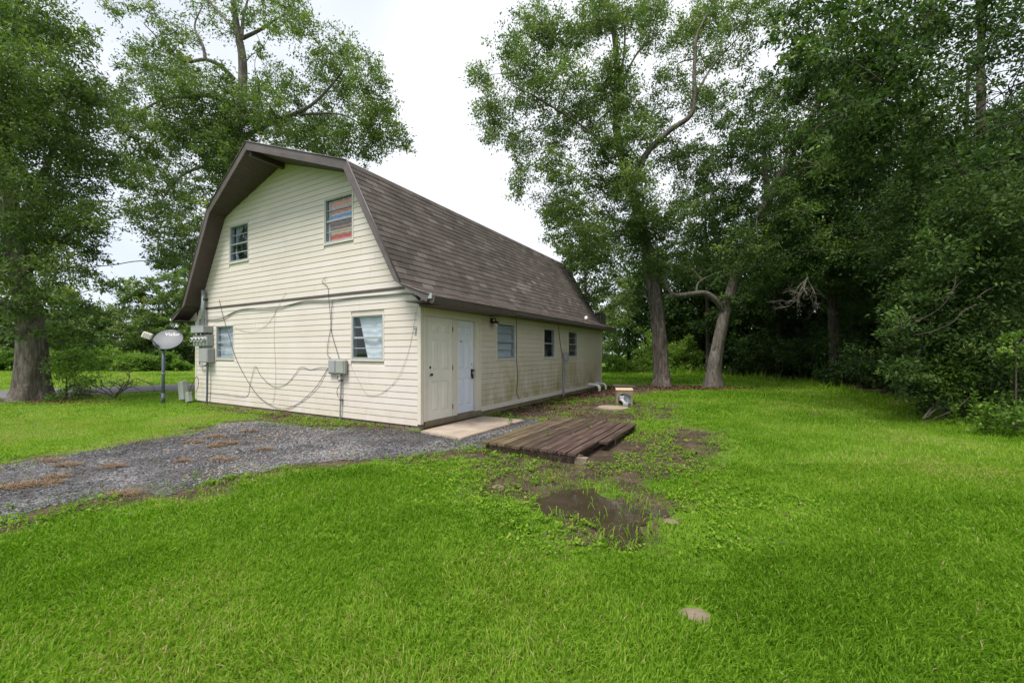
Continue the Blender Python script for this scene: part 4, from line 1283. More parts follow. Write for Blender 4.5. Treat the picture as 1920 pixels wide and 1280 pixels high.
def rough_tube(pts, rad, n, seed, amp=.12, flare=0):
    """trunk with fluting and a root flare"""
    P = np.asarray(pts); ang = np.arange(n)*2*math.pi/n
    rr = []
    for i in range(len(P)):
        z = P[i, 2]
        k = 1 + amp*(fbm(np.cos(ang)*1.6 + seed*3.1, np.sin(ang)*1.6 + z*.55 + seed, 5, 4)-.5)*2
        k = k + amp*.5*np.sin(ang*5 + seed + z*.2)
        if flare:
            fl = math.exp(-max(0, z)/.34)
            k = k*(1 + flare*fl*(.75 + .45*np.sin(ang*4 + seed) + .3*np.sin(ang*7+seed*2)))
        rr.append(rad[i]*k)
    return tube_np(P, rr, n)

def tree(name, label, cat, base, trunk, r0, r1, clumps, leaf, leafmat, bark, tone=.45, limbs=(), cov=2.0, group=None,
         twigs=5, flare=.40, branch_r=.045, nseg=14, droop=.25, spray=.30, cov_scale=1.0, collect=None):
    B = np.array([base[0], base[1], 0.0])
    VS, FS = [], []; off = 0
    nodes = []; nrad = []
    def addtube(v, f):
        nonlocal off
        VS.append(v); FS.append(f+off); off += len(v)
    tp = smooth_line(trunk, 8)
    tr = np.linspace(0, 1, len(tp)); tr = r0 + (r1-r0)*tr**.8
    addtube(*rough_tube(tp, tr, nseg, len(label) % 13, flare=flare))
    nodes += list(tp); nrad += list(tr)
    for pts, a, b in limbs:
        q = smooth_line(pts, 7); rr = np.linspace(a, b, len(q))
        addtube(*rough_tube(q, rr, 9, len(nodes) % 11, amp=.10)); nodes += list(q); nrad += list(rr)
    LV, LF, LT = [], [], []; lo = 0
    cs = [np.array(c[0], dtype=float) for c in clumps]
    top = np.mean(tp[-2:], axis=0)
    order = np.argsort([np.min(np.linalg.norm(np.array(nodes)-c, axis=1)) for c in cs])
    for k in order:
        c, r = cs[k], clumps[k][1]
        tn = clumps[k][2] if len(clumps[k]) > 2 and clumps[k][2] is not None else tone
        cv = cov*(clumps[k][3] if len(clumps[k]) > 3 else 1.0)
        NA = np.array(nodes); dd = np.linalg.norm(NA-c, axis=1)
        pen = dd*(1 + .9*np.clip((NA[:, 2]-c[2])/(dd+.1), 0, 1)) + (NA[:, 2] < (tp[0, 2] + .22*(tp[-1, 2]-tp[0, 2])))*2.5
        j = int(np.argmin(pen)); s = NA[j]; D = dd[j]
        ra = min(nrad[j]*.62, .012 + branch_r*D*.55, .16)
        bow = np.array([rng.normal(0, .12), rng.normal(0, .12), .10])*D
        q = smooth_line([s, s*.65+c*.35+bow*.8, s*.3+c*.7+bow, c], 5)
        rr = np.linspace(max(ra, .012), .010, len(q))
        if D > .05:
            addtube(*tube_np(q, rr, 6 if ra > .03 else 4)); nodes += list(q[2:]); nrad += list(rr[2:])
        v, f, t, sc = clump_leaves(c, r, leaf, cv*cov_scale, tn + rng.normal(0, .05), droop, spray, base[1] > 11 or collect is not None)
        LV.append(v); LF.append(f+lo); LT.append(t); lo += len(v)
        for w in rng.choice(len(sc), min(twigs, len(sc)), replace=False):
            e = sc[w]; mid = (c+e)/2 + rng.normal(0, .06, 3)*np.linalg.norm(e-c)
            addtube(*tube_np([c, mid, e], [.012, .008, .004], 3))
    if collect is not None:
        collect.append((np.concatenate(VS), np.concatenate(FS), np.concatenate(LV), np.concatenate(LF), np.concatenate(LT))); return None
    o = empty(name, (float(base[0]), float(base[1]), 0))
    tag(o, label, cat, group)
    tmesh = mesh_np('trunk', np.concatenate(VS)-B, np.concatenate(FS), bark, o, smooth=True)
    mesh_np('crown', np.concatenate(LV)-B, np.concatenate(LF), leafmat, o, tone=np.concatenate(LT))
    return o

def circles(spec, d, spread, zf=.85, dup=1, tone=None, jit=.15):
    """(u, v, radius px[, depth offset[, tone[, cover]]]) -> boughs in space; dup adds boughs before and behind"""
    out = []
    for s in spec:
        u, v, r = s[:3]
        do = s[3] if len(s) > 3 and s[3] is not None else None
        tn = s[4] if len(s) > 4 else tone
        cv = s[5] if len(s) > 5 else 1.0
        for q in range(dup):
            dd = d + (do if do is not None else rng.uniform(-spread, spread)) + (0 if q == 0 else rng.uniform(-spread, spread)*.8)
            rr = r/F*dd*rng.uniform(1-jit, 1+jit)
            ju, jv = (0, 0) if q == 0 else rng.normal(0, r*.3, 2)
            out.append((pix(u+ju, v+jv, dd), (rr, rr*.9, rr*zf), tn, cv))
    return out

def auto_crown(base, z0, z1, rad, n, rc, lean=(0, 0)):
    out = []
    for k in range(n):
        d = rand_dir(1)[0]; u = rng.random()**.45
        z = (z0+z1)/2 + d[2]*u*(z1-z0)/2
        w = math.sin(math.pi*min(.97, max(.12, (z-z0)/(z1-z0))))**.6
        r = rc*rng.uniform(.7, 1.3)
        out.append((np.array([base[0] + lean[0]*(z/z1) + d[0]*u*rad*w, base[1] + lean[1]*(z/z1) + d[1]*u*rad*w, z]), (r, r, r*.75)))
    return out

# ---------------------------------------------------------------- the trees one can tell apart
# great oak at the left edge
b0 = gnd(60, 750); d0 = b0[1]
P_ = lambda u, v, dd=0: pix(u, v, d0+dd)
tree('oak_tree', 'lichen-covered oak with a stout trunk at the left edge of the lawn', 'tree', b0,
     [(b0[0], b0[1], -.1), P_(61, 690), P_(58, 620), P_(45, 540), P_(25, 430), P_(5, 300), P_(-10, 130), P_(-15, -60)], .43, .14,
     circles([(10, 30, 70), (70, 40, 60), (120, 90, 45), (40, 120, 80), (170, 65, 22, None, .5, .6), (150, 150, 45), (20, 210, 80), (110, 200, 70), (190, 190, 40), (60, 280, 80), (150, 270, 55),
              (10, 350, 80), (90, 360, 65), (170, 340, 45), (30, 430, 60), (110, 430, 60), (165, 420, 40), (60, 500, 50), (130, 500, 40), (10, 520, 40), (180, 480, 24), (90, 560, 35, -.6), (40, 585, 25, -.8), (140, 555, 30), (-40, 450, 80), (-60, 250, 120), (-60, 60, 120), (200, 540, 20), (165, 580, 22), (25, 620, 22, -.9)],
             d0, 1.6, dup=2), (.125, .062), M['leaf'], M['bark'], .42,
     limbs=[([P_(40, 520), P_(90, 470, -.5), P_(140, 430, -.8), P_(175, 400, -.9)], .10, .02), ([P_(30, 430), P_(80, 330, .5), P_(120, 220, .8), P_(140, 120, .9)], .13, .025),
            ([P_(50, 600), P_(10, 570, -.6), P_(-40, 560, -1)], .09, .03)], cov=1.5, nseg=26, spray=.27)

# tall tree behind the house, its fork bare against the sky
b1 = (-12.6, 19.6); d1_ = 19.6
P_ = lambda u, v, dd=0: pix(u, v, d1_+dd)
tree('oak_tree', 'tall spreading oak rising behind the gambrel roof with a bare forked top', 'tree', b1,
     [(b1[0], b1[1], -.1), P_(458, 560), P_(452, 420), P_(440, 330), P_(445, 250), P_(455, 170), P_(455, 110), P_(448, 70), P_(440, 20), P_(430, -60)], .38, .09,
     circles([(280, 25, 38, None, .5, .5), (210, 15, 26, None, .5, .5), (330, 60, 34, None, None, .6), (300, 110, 40, None, None, .8), (390, 20, 34, None, .5, .6), (470, 15, 40, None, .5, .6), (540, 20, 45, None, .55, .8), (570, 50, 35, None, .55, .7), (500, 60, 26, None, .5, .5),
              (260, 150, 45, None, None, .9), (330, 170, 55), (230, 230, 50), (290, 260, 60), (380, 200, 55), (430, 170, 30), (440, 230, 50), (500, 210, 45), (360, 280, 60), (430, 290, 50), (240, 320, 45), (300, 340, 60),
              (390, 350, 55), (345, 410, 55), (280, 410, 34), (370, 455, 40), (310, 470, 34), (250, 395, 26), (540, 160, 40), (600, 110, 34, None, .55), (650, 110, 40, None, .55), (690, 150, 42, None, .55), (630, 170, 50), (580, 230, 45), (540, 255, 40),
              (715, 210, 38, None, .55), (740, 255, 28, None, .55), (680, 230, 45), (640, 260, 40), (700, 275, 28, None, .55), (610, 285, 35), (520, 285, 35), (760, 275, 16, None, .55), (690, 300, 14), (445, 190, 40, -1.2), (452, 245, 44, -1.2), (440, 300, 40, -1.2), (400, 250, 40, -1), (480, 170, 26, -1), (400, 130, 24, -1.2, .5, .8), (340, 130, 26, -1.2, .5, .8), (430, 60, 24, -.6, .55, .6), (480, 100, 20, -.6, .55, .5), (360, 80, 26, -.6, .55, .6)],
             d1_, 2.4, dup=2), (.145, .070), M['leaf'], M['bark_smooth'], .45,
     limbs=[([P_(440, 150), P_(415, 125, -.4), P_(385, 112, -.7), P_(345, 115, -.9), P_(310, 85, -1), P_(270, 45, -1.2)], .11, .02), ([P_(385, 112, -.7), P_(380, 85, -.7), P_(365, 50, -.6), P_(380, 10, -.5)], .08, .02),
            ([P_(452, 75), P_(430, 45, .3), P_(400, 12, .5), P_(370, -20, .7)], .09, .03), ([P_(455, 72), P_(490, 55, -.3), P_(520, 35, -.5), P_(560, 15, -.6)], .09, .02), ([P_(453, 68), P_(457, 30, .3), P_(470, -20, .4)], .09, .03),
            ([P_(450, 260), P_(510, 230, -.5), P_(580, 200, -.8), P_(630, 150, -.9), P_(650, 120, -1)], .12, .02), ([P_(560, 215, -.7), P_(640, 215, -.9), P_(700, 250, -1)], .06, .015),
            ([P_(440, 330), P_(400, 310, -.6), P_(340, 330, -1.2), P_(300, 380, -1.5)], .11, .02), ([P_(442, 200), P_(390, 180, -.7), P_(300, 190, -1.2), P_(240, 230, -1.3)], .12, .02)],
     cov=1.35, nseg=18, branch_r=.035, spray=.27)

# first of the pair beyond the house
b2 = gnd(1242, 724); d2_ = b2[1]
P_ = lambda u, v, dd=0: pix(u, v, d2_+dd)
tree('oak_tree', 'tall straight oak with furrowed trunk nearest the far house corner', 'tree', b2,
     [(b2[0], b2[1], -.1), P_(1240, 680), P_(1234, 600), P_(1226, 540), P_(1208, 440), P_(1190, 370), P_(1170, 310), P_(1156, 240), P_(1158, 155), P_(1152, 70), P_(1138, 0), P_(1125, -80)], .36, .07,
     circles([(1010, 30, 40), (1040, 70, 45), (950, 85, 36), (905, 150, 28), (985, 130, 40), (930, 200, 40), (1060, 130, 45), (1000, 190, 50), (1090, 60, 45), (1120, 20, 40), (1180, 30, 40), (920, 255, 24), (965, 260, 34), (1040, 240, 45), (1090, 200, 50), (1150, 160, 40), (1120, 270, 50),
              (985, 320, 26), (975, 360, 16), (1030, 310, 34), (1070, 340, 40), (1130, 340, 45), (1190, 250, 34), (1040, 395, 30), (1230, 70, 40, None, .5, .8), (1290, 50, 40), (1330, 30, 45), (1390, 40, 40), (1260, 140, 34, None, None, .8), (1330, 110, 34, None, None, .7), (1390, 110, 30, None, .5, .7), (1300, 190, 34), (1240, 220, 34), (1270, 280, 40), (1200, 330, 40),
              (1340, 210, 36), (1090, 420, 45), (1150, 410, 45), (1080, 480, 40), (1140, 480, 45), (1200, 470, 45), (1200, 400, 40), (1110, 540, 36), (1160, 560, 34), (1220, 520, 30), (1260, 400, 45), (1310, 310, 45), (1260, 480, 40), (1440, 20, 30), (1230, 10, 30), (1165, 205, 42, -1.1), (1162, 285, 42, -1.1), (1190, 365, 42, -1.1), (1208, 430, 42, -1.1), (1150, 125, 36, -1.0), (1225, 500, 26, -.8), (1145, 40, 36, -.9)],
             d2_, 2.2, dup=2), (.135, .066), M['leaf'], M['bark'], .46,
     limbs=[([P_(1185, 350), P_(1212, 288, -.4), P_(1255, 245, -.7), P_(1298, 210, -.9), P_(1302, 130, -1), P_(1306, 70, -1), P_(1325, 30, -1)], .15, .04), ([P_(1300, 195, -.9), P_(1320, 150, -.7), P_(1345, 112, -.6), P_(1388, 68, -.5)], .07, .02),
            ([P_(1160, 265), P_(1130, 262, -.5), P_(1090, 235, -.8), P_(1010, 185, -1.1), P_(960, 160, -1.2)], .08, .02), ([P_(1172, 312), P_(1140, 300, -.6), P_(1120, 262, -1), P_(1090, 240, -1.1)], .06, .02),
            ([P_(1158, 165), P_(1170, 100, .4), P_(1172, 30, .6)], .07, .03), ([P_(1158, 170), P_(1195, 100, .5), P_(1235, 55, .8)], .06, .02), ([P_(1232, 600), P_(1215, 565, -.1), P_(1206, 540, -.2)], .05, .02)],
     cov=1.55, nseg=24, branch_r=.035, spray=.27)

# second, leaning and forked
b3 = gnd(1337, 725); d3_ = b3[1]
P_ = lambda u, v, dd=0: pix(u, v, d3_+dd)
tree('oak_tree', 'leaning mottled oak with a crooked low limb, right of the straight one', 'tree', b3,
     [(b3[0], b3[1], -.1), P_(1339, 690), P_(1347, 640), P_(1358, 590), P_(1372, 540), P_(1400, 460), P_(1432, 390), P_(1455, 340), P_(1485, 290), P_(1520, 220), P_(1560, 120)], .33, .06,
     circles([(1350, 480, 40), (1290, 500, 30), (1320, 440, 45), (1390, 430, 45), (1380, 510, 34), (1440, 500, 45), (1490, 460, 45), (1500, 530, 36), (1430, 540, 30), (1350, 370, 50), (1420, 340, 45), (1370, 290, 45), (1430, 260, 50), (1490, 240, 50), (1400, 190, 45), (1460, 360, 34, -1.2), (1410, 470, 34, -1), (1500, 270, 40, -1), (1460, 170, 45), (1520, 300, 45), (1520, 380, 45), (1540, 470, 40), (1350, 240, 40), (1560, 240, 45), (1540, 140, 40), (1440, 420, 45), (1560, 540, 34), (1390, 565, 20, -.6), (1600, 330, 45)],
             d3_, 2.2, dup=2), (.135, .066), M['leaf_dark'], M['bark_smooth'], .60,
     limbs=[([P_(1362, 590), P_(1345, 566, -.2), P_(1322, 550, -.3), P_(1290, 552, -.5), P_(1265, 553, -.6), P_(1252, 540, -.6), P_(1246, 520, -.6), P_(1262, 495, -.7)], .145, .045), ([P_(1268, 553, -.6), P_(1255, 553, -.7), P_(1245, 560, -.8)], .05, .02),
            ([P_(1305, 551, -.4), P_(1310, 530, -.4), P_(1335, 515, -.5)], .06, .02), ([P_(1440, 380), P_(1436, 330, .2), P_(1432, 270, .3)], .16, .05), ([P_(1455, 345), P_(1490, 330, -.5), P_(1530, 310, -.8)], .07, .02)],
     cov=1.25, nseg=24, branch_r=.035, spray=.27)

# ---------------------------------------------------------------- woods on the right
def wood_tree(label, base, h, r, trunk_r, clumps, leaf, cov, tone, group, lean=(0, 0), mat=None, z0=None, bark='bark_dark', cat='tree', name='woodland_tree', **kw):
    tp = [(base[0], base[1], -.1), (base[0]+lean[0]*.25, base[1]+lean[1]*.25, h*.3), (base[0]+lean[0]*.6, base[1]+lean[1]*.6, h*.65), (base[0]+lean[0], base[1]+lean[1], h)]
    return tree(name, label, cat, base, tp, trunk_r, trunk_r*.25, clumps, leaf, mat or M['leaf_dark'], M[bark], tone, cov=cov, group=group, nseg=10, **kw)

# overhanging near tree: trunk stands outside the right edge, boughs reach across the top corner
bA = (12.6, 9.4)
wood_tree('near woodland tree whose leafy boughs overhang the top right corner', bA, 13.5, 5, .30,
          circles([(1500, 50, 55), (1580, 40, 65), (1660, 50, 75), (1750, 30, 75), (1850, 40, 70, None, .45, .6), (1920, 60, 80, None, .45, .6), (1540, 120, 55), (1620, 130, 75), (1710, 130, 75), (1800, 140, 60, None, .45, .35), (1890, 160, 70, None, .45, .35), (1580, 200, 55), (1660, 210, 70), (1750, 220, 65, None, None, .6), (1840, 240, 65, None, None, .4), (1920, 260, 70, None, None, .5), (1620, 280, 55), (1700, 290, 60), (1790, 310, 60, None, None, .8), (1880, 330, 70), (1500, 180, 34), (1540, 250, 34), (1480, 110, 30)],
                  9.6, 1.6, dup=2), (.12, .052), 1.0, .50, None, spray=.22, lean=(-1.6, -.5))
# broad low tree with drooping boughs
bB = (11.2, 9.6)
wood_tree('low broad tree with drooping boughs to the grass at the right edge', bB, 6.0, 3, .16,
          circles([(1850, 590, 80), (1770, 560, 62), (1900, 480, 90), (1810, 480, 70), (1740, 620, 48), (1830, 680, 75), (1910, 680, 85), (1760, 690, 52), (1720, 560, 40, -.5), (1690, 610, 26, -.6), (1860, 400, 80), (1930, 380, 80), (1790, 400, 60), (1760, 470, 48), (1700, 690, 34), (1850, 750, 50), (1740, 740, 28), (1920, 770, 50), (1800, 620, 70), (1660, 625, 16, -.6), (1690, 655, 20, -.4)],
                  9.4, 1.0, dup=2), (.10, .042), 1.2, .54, None, lean=(-.8, 0), mat=M['leaf_dark'],
          limbs=[([pix(*q) for q in pts], .016, .005) for pts in (
              [(1850, 500, 9.3), (1800, 530, 8.5), (1765, 575, 8.2), (1715, 605, 8.1), (1670, 628, 8.1)], [(1840, 480, 9.2), (1795, 505, 8.3), (1790, 535, 8.1), (1768, 565, 8.1)],
              [(1880, 560, 9.2), (1815, 578, 8.2), (1785, 605, 8.0), (1745, 622, 8.0), (1712, 628, 8.0)], [(1900, 520, 9.0), (1850, 545, 8.1), (1830, 560, 8.0)], [(1860, 700, 9.2), (1800, 760, 8.4), (1750, 785, 8.3), (1725, 800, 8.3)])])
mids = 'middle trees of the right-hand woods'
wood_tree('high dark tree between the leaning oak and the overhanging boughs', (14.3, 18.2), 15, 5, .25,
          circles([(1560, 330, 70), (1640, 370, 80), (1500, 400, 55), (1580, 440, 80), (1660, 470, 80), (1730, 400, 80), (1600, 260, 70), (1690, 300, 80), (1560, 520, 60), (1640, 550, 70), (1720, 520, 80), (1500, 480, 50), (1650, 180, 60, None, None, .5), (1570, 170, 60)], 17.5, 2.0, dup=2), (.15, .066), 1.3, .40, mids, lean=(-1, 0))
wood_tree('dark tree filling the woods behind the low broad tree', (15.2, 13.4), 14, 5, .25,
          circles([(1800, 300, 90), (1900, 300, 100), (1760, 400, 90), (1850, 420, 90), (1700, 480, 70), (1780, 520, 80), (1900, 530, 90), (1720, 600, 60), (1800, 620, 70), (1900, 640, 80), (1680, 380, 60), (1960, 420, 90)], 13.2, 1.6, dup=2), (.135, .058), 1.3, .38, mids)
deep = 'deep trees of the right-hand woods'
WOODS, UNDER = [], []
spots = [(17.5, 21.5, 14), (20.5, 19, 15), (16.2, 25.2, 14), (20, 27, 16), (24, 24, 13), (19.5, 16, 8), (13.8, 29, 13), (25, 31, 16), (28, 18, 16)]
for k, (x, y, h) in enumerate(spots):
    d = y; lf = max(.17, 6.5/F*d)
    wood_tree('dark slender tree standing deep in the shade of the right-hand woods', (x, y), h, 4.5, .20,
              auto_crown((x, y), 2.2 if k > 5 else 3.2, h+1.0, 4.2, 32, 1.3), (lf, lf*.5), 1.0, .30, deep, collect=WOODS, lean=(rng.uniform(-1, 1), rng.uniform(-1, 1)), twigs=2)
# under-storey that closes the woods near the ground
low = 'dark shrubs along the edge of the right-hand woods'
for k, (x, y, h) in enumerate([(15.6, 22.4, 2.4), (16.8, 20.4, 2.8), (14.8, 24.6, 2.4), (17.6, 23.5, 3.4), (14.6, 17.9, 2.0), (15.4, 19.6, 2.6), (18.6, 18.4, 3.2), (16.6, 16.4, 2.6), (13.9, 14.9, 1.8), (15.2, 14.2, 2.6), (20, 21.5, 3.6), (13.0, 12.2, 1.7), (14.8, 11.6, 2.6), (18.8, 25.8, 3.6), (12.6, 10.2, 1.8), (21.5, 24.5, 4.0), (17, 28, 3.5)]):
    lf = max(.12, 6.0/F*y)
    wood_tree('low dark shrub in the shade along the foot of the right-hand woods', (x, y), h*.7, 1.5, .05,
              auto_crown((x, y), .15, h, 1.35, 14, .62), (lf, lf*.48), 1.25, .34, low, collect=UNDER, twigs=2, flare=.1)
def joined(name, label, cat, parts, leafmat):
    o = tag(empty(name, (0, 0, 0)), label, cat, kind='stuff')
    for nm_, a, b_, mt, tn in (('trunks', 0, 1, M['bark_dark'], None), ('foliage', 2, 3, leafmat, 4)):
        V_, F_, off = [], [], 0
        for p_ in parts: V_.append(p_[a]); F_.append(p_[b_]+off); off += len(p_[a])
        q = mesh_np(nm_, np.concatenate(V_), np.concatenate(F_), mt, o, tone=None if tn is None else np.concatenate([p_[tn] for p_ in parts]))
        q['kind'] = 'stuff'
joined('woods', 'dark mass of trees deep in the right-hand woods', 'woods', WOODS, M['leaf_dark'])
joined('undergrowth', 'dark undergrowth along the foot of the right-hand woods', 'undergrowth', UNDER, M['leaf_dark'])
# bright-leaved shoots at the edge of the woods
for (u, v, r, d, lab) in ((1775, 705, 40, 8.9, 'brighter leafy sapling standing before the low broad tree'), (1925, 800, 62, 7.3, 'bright green shrub cut by the right edge of the picture'), (1905, 650, 26, 7.7, 'small yellowish shoot at the right edge above the bright shrub')):
    c = pix(u, v, d)
    wood_tree(lab, (c[0], c[1]), c[2]+.1, .5, .025,
              circles([(u, v, r), (u-r*.8, v+r*.5, r*.6), (u+r*.7, v-r*.4, r*.7), (u-r*.5, v-r*.5, r*.5), (u+r*.3, v+r*.8, r*.7)], d, .2, dup=1), (.07, .042), 1.1, .38, None, mat=M['leaf_bright'], cat='shrub', name='shrub', twigs=3, flare=.1)

# ---------------------------------------------------------------- beyond the house: lit trees in the gap, shrubs
far_t = 'lit trees beyond the far end of the house'
for lab, spec, d in (('pale green tree rising just past the far end of the roof', [(1060, 395, 34), (1040, 430, 26), (1090, 440, 36), (1070, 480, 36), (1110, 500, 36), (1050, 450, 22), (1090, 380, 36), (1120, 430, 34), (1130, 560, 34), (1110, 600, 30), (1150, 520, 34), (1150, 600, 36)], 29),
                     ('soft green tree seen between the two oak trunks', [(1290, 580, 30), (1270, 620, 34), (1310, 620, 34), (1250, 570, 26), (1330, 580, 30), (1300, 650, 30), (1260, 655, 26), (1340, 640, 34)], 38),
                     ('dim green tree left of the straight oak trunk', [(1150, 620, 34), (1190, 600, 34), (1170, 650, 30), (1210, 640, 30), (1200, 560, 30), (1140, 660, 24), (1180, 540, 26)], 40),
                     ('shaded tree right of the leaning oak trunk', [(1400, 600, 40), (1430, 640, 40), (1390, 650, 36), (1370, 690, 20), (1460, 600, 44), (1470, 660, 40), (1420, 690, 26), (1510, 640, 44), (1500, 690, 30), (1380, 560, 30)], 27)):
    cl = circles(spec, d, 1.2, dup=2); bx = np.mean([c[0][0] for c in cl]); lf = 6.2/F*d
    zt = max(c[0][2] for c in cl)
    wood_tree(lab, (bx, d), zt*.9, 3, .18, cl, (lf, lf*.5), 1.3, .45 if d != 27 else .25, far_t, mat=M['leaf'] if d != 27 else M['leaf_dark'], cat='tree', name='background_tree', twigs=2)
for lab, spec, d, tn in (('bright feathery bush left of the straight oak trunk', [(1212, 655, 20), (1203, 685, 20), (1220, 680, 16), (1192, 695, 16), (1220, 640, 12), (1180, 690, 13)], 31, .72),
                         ('yellow-green bush between the two oak trunks', [(1270, 655, 20), (1285, 680, 24), (1265, 690, 20), (1300, 660, 18), (1312, 690, 20), (1258, 660, 14), (1285, 640, 14)], 31, .62),
                         ('low pale weeds by the far lawn edge past the house', [(1145, 680, 14), (1160, 686, 15), (1175, 688, 13), (1135, 688, 11), (1165, 676, 10)], 32, .50)):
    cl = circles(spec, d, .5, dup=2); bx = np.mean([c[0][0] for c in cl]); lf = 5.2/F*d
    wood_tree(lab, (bx, d), 1.2, 1, .04, cl, (lf, lf*.42), 1.3, tn, None, mat=M['leaf_bright'], cat='shrub', name='shrub', twigs=2, flare=.1)
# little tree top peeping over the ridge
wood_tree('distant tree whose tip just shows over the roof ridge', (6.8, 50), 10.5, 2, .15, circles([(1068, 462, 9), (1062, 475, 10), (1072, 490, 14)], 50, .5, dup=2), (.30, .14), 1.2, .4, None, mat=M['leaf'], name='background_tree', twigs=2)

# ---------------------------------------------------------------- far left: trees and the row of bright bushes
for lab, spec, d, tn in (('yellowish green tree across the left lawn beside the eave', [(330, 530, 30), (280, 540, 30), (250, 560, 28), (310, 570, 34), (345, 580, 30), (220, 590, 26), (270, 600, 34), (330, 620, 34), (240, 630, 30), (295, 640, 30), (360, 560, 24), (360, 620, 26)], 42, .52),
                     ('shadowy dark tree across the left lawn behind the meter wall', [(350, 500, 30), (320, 490, 28), (345, 640, 30), (370, 650, 24), (350, 670, 18), (310, 660, 20), (380, 600, 24)], 45, .2),
                     ('rounded green tree across the left lawn behind the dish', [(190, 590, 28), (160, 610, 30), (200, 630, 30), (140, 580, 26), (170, 650, 28), (120, 620, 30), (220, 660, 24), (110, 650, 26)], 40, .42),
                     ('dark tree across the road behind the left oak', [(20, 600, 36), (-20, 580, 50), (15, 640, 30), (-20, 640, 40), (100, 590, 30), (60, 560, 40)], 38, .28)):
    cl = circles(spec, d, 1.5, dup=3); bx = np.mean([c[0][0] for c in cl]); lf = 6.0/F*d
    zt = max(c[0][2] for c in cl)
    wood_tree(lab, (bx, d), zt*.9, 3, .2, cl, (lf, lf*.5), 1.3, tn, 'trees across the left lawn', mat=M['leaf'], name='background_tree', twigs=2)
BUSH = ['bright bush of the far lawn row cut by the left edge of the picture', 'bright bush of the far lawn row just left of the oak trunk', 'bright bush of the far lawn row hidden half behind the oak trunk',
        'bright bush of the far lawn row showing right behind the oak trunk', 'bright bush of the far lawn row behind the middle of the sucker bush', 'bright bush of the far lawn row behind the right side of the sucker bush',
        'bright bush of the far lawn row just clear of the sucker bush', 'tall bright bush of the far lawn row above the fallen branch', 'bright bush of the far lawn row above the right tip of the fallen branch',
        'bright bush of the far lawn row midway between fallen branch and dish pole', 'bright bush of the far lawn row left of the dish feed horn', 'bright bush of the far lawn row right below the dish feed horn',
        'bright bush of the far lawn row directly behind the dish pole', 'small weedy bush of the far lawn row right of the dish pole', 'small weedy bush of the far lawn row touching the house wall edge']
for k in range(15):
    u = -10 + 25*k; d = 34 + rng.uniform(-.6, .6)
    hgt = (28 if u < 230 else 20 if u < 320 else 8)
    cl = circles([(u + rng.uniform(-9, 9), 690-hgt*rng.uniform(.2, .95), rng.uniform(9, 15) if u < 320 else rng.uniform(5, 8)) for _ in range(7)], d, .7, dup=2)
    lf = 5.6/F*d
    wood_tree(BUSH[k], (pix(u, 690, d)[0], d), 1.3, 1, .04, cl, (lf, lf*.5), 1.2, .42 + rng.normal(0, .08), 'bright bushes along the far lawn edge', mat=M['leaf_bright'], cat='shrub', name='shrub', twigs=2, flare=.1)
# the treeline that closes the view all round
VS, FS, TS = [], [], []; lo = 0
line = smooth_line([(-85, 30, 0), (-62, 50, 0), (-36, 60, 0), (-5, 64, 0), (25, 62, 0), (50, 48, 0), (70, 25, 0)], 16)
for q in line:
    for k in range(5):
        h_ = rng.uniform(1.2, 6.8) if k else 1.0
        c = (q[0]+rng.normal(0, 1.6), q[1]+rng.normal(0, 1.4), h_)
        v, f, t, _ = clump_leaves(c, (2.0, 1.6, 1.35), (.55, .28), 1.5, .42 + rng.normal(0, .09), spray=.7, tri=True)
        VS.append(v); FS.append(f+lo); TS.append(t); lo += len(v)
tag(mesh_np('treeline', np.concatenate(VS), np.concatenate(FS), M['leaf'], tone=np.concatenate(TS)), 'distant green treeline behind the lawns', 'treeline', kind='stuff')
# dense back of the right-hand woods
VS, FS, TS = [], [], []; lo = 0
line = smooth_line([(11.5, 37, 0), (19, 31, 0), (27, 25, 0), (33, 16, 0), (36, 6, 0)], 13)
for q in line:
    for k in range(9):
        c = (q[0]+rng.normal(0, 1.0), q[1]+rng.normal(0, .9), .8 + k*1.0 + rng.uniform(-.4, .4))
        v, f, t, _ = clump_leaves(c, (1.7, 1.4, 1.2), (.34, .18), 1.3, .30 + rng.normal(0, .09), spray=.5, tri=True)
        VS.append(v); FS.append(f+lo); TS.append(t); lo += len(v)
tag(mesh_np('dense_woods', np.concatenate(VS), np.concatenate(FS), M['leaf_dark'], tone=np.concatenate(TS)), 'dense leafy back of the right-hand woods closing off the sky', 'woods', kind='stuff')
# sucker growth beside the left oak
cl = circles([(120, 640, 26), (150, 660, 28), (130, 690, 28), (165, 690, 22), (105, 710, 24), (140, 720, 22), (110, 675, 24), (170, 640, 18), (100, 740, 16), (155, 738, 14), (95, 620, 18)], 13.0, .5, dup=2)
wood_tree('leafy sucker bush growing at the right foot of the left oak', (pix(125, 745, 13)[0], 13.0), 1.6, 1, .03, cl, (.085, .045), .85, .42, None, mat=M['leaf_bright'], cat='shrub', name='shrub', twigs=4, flare=.1)

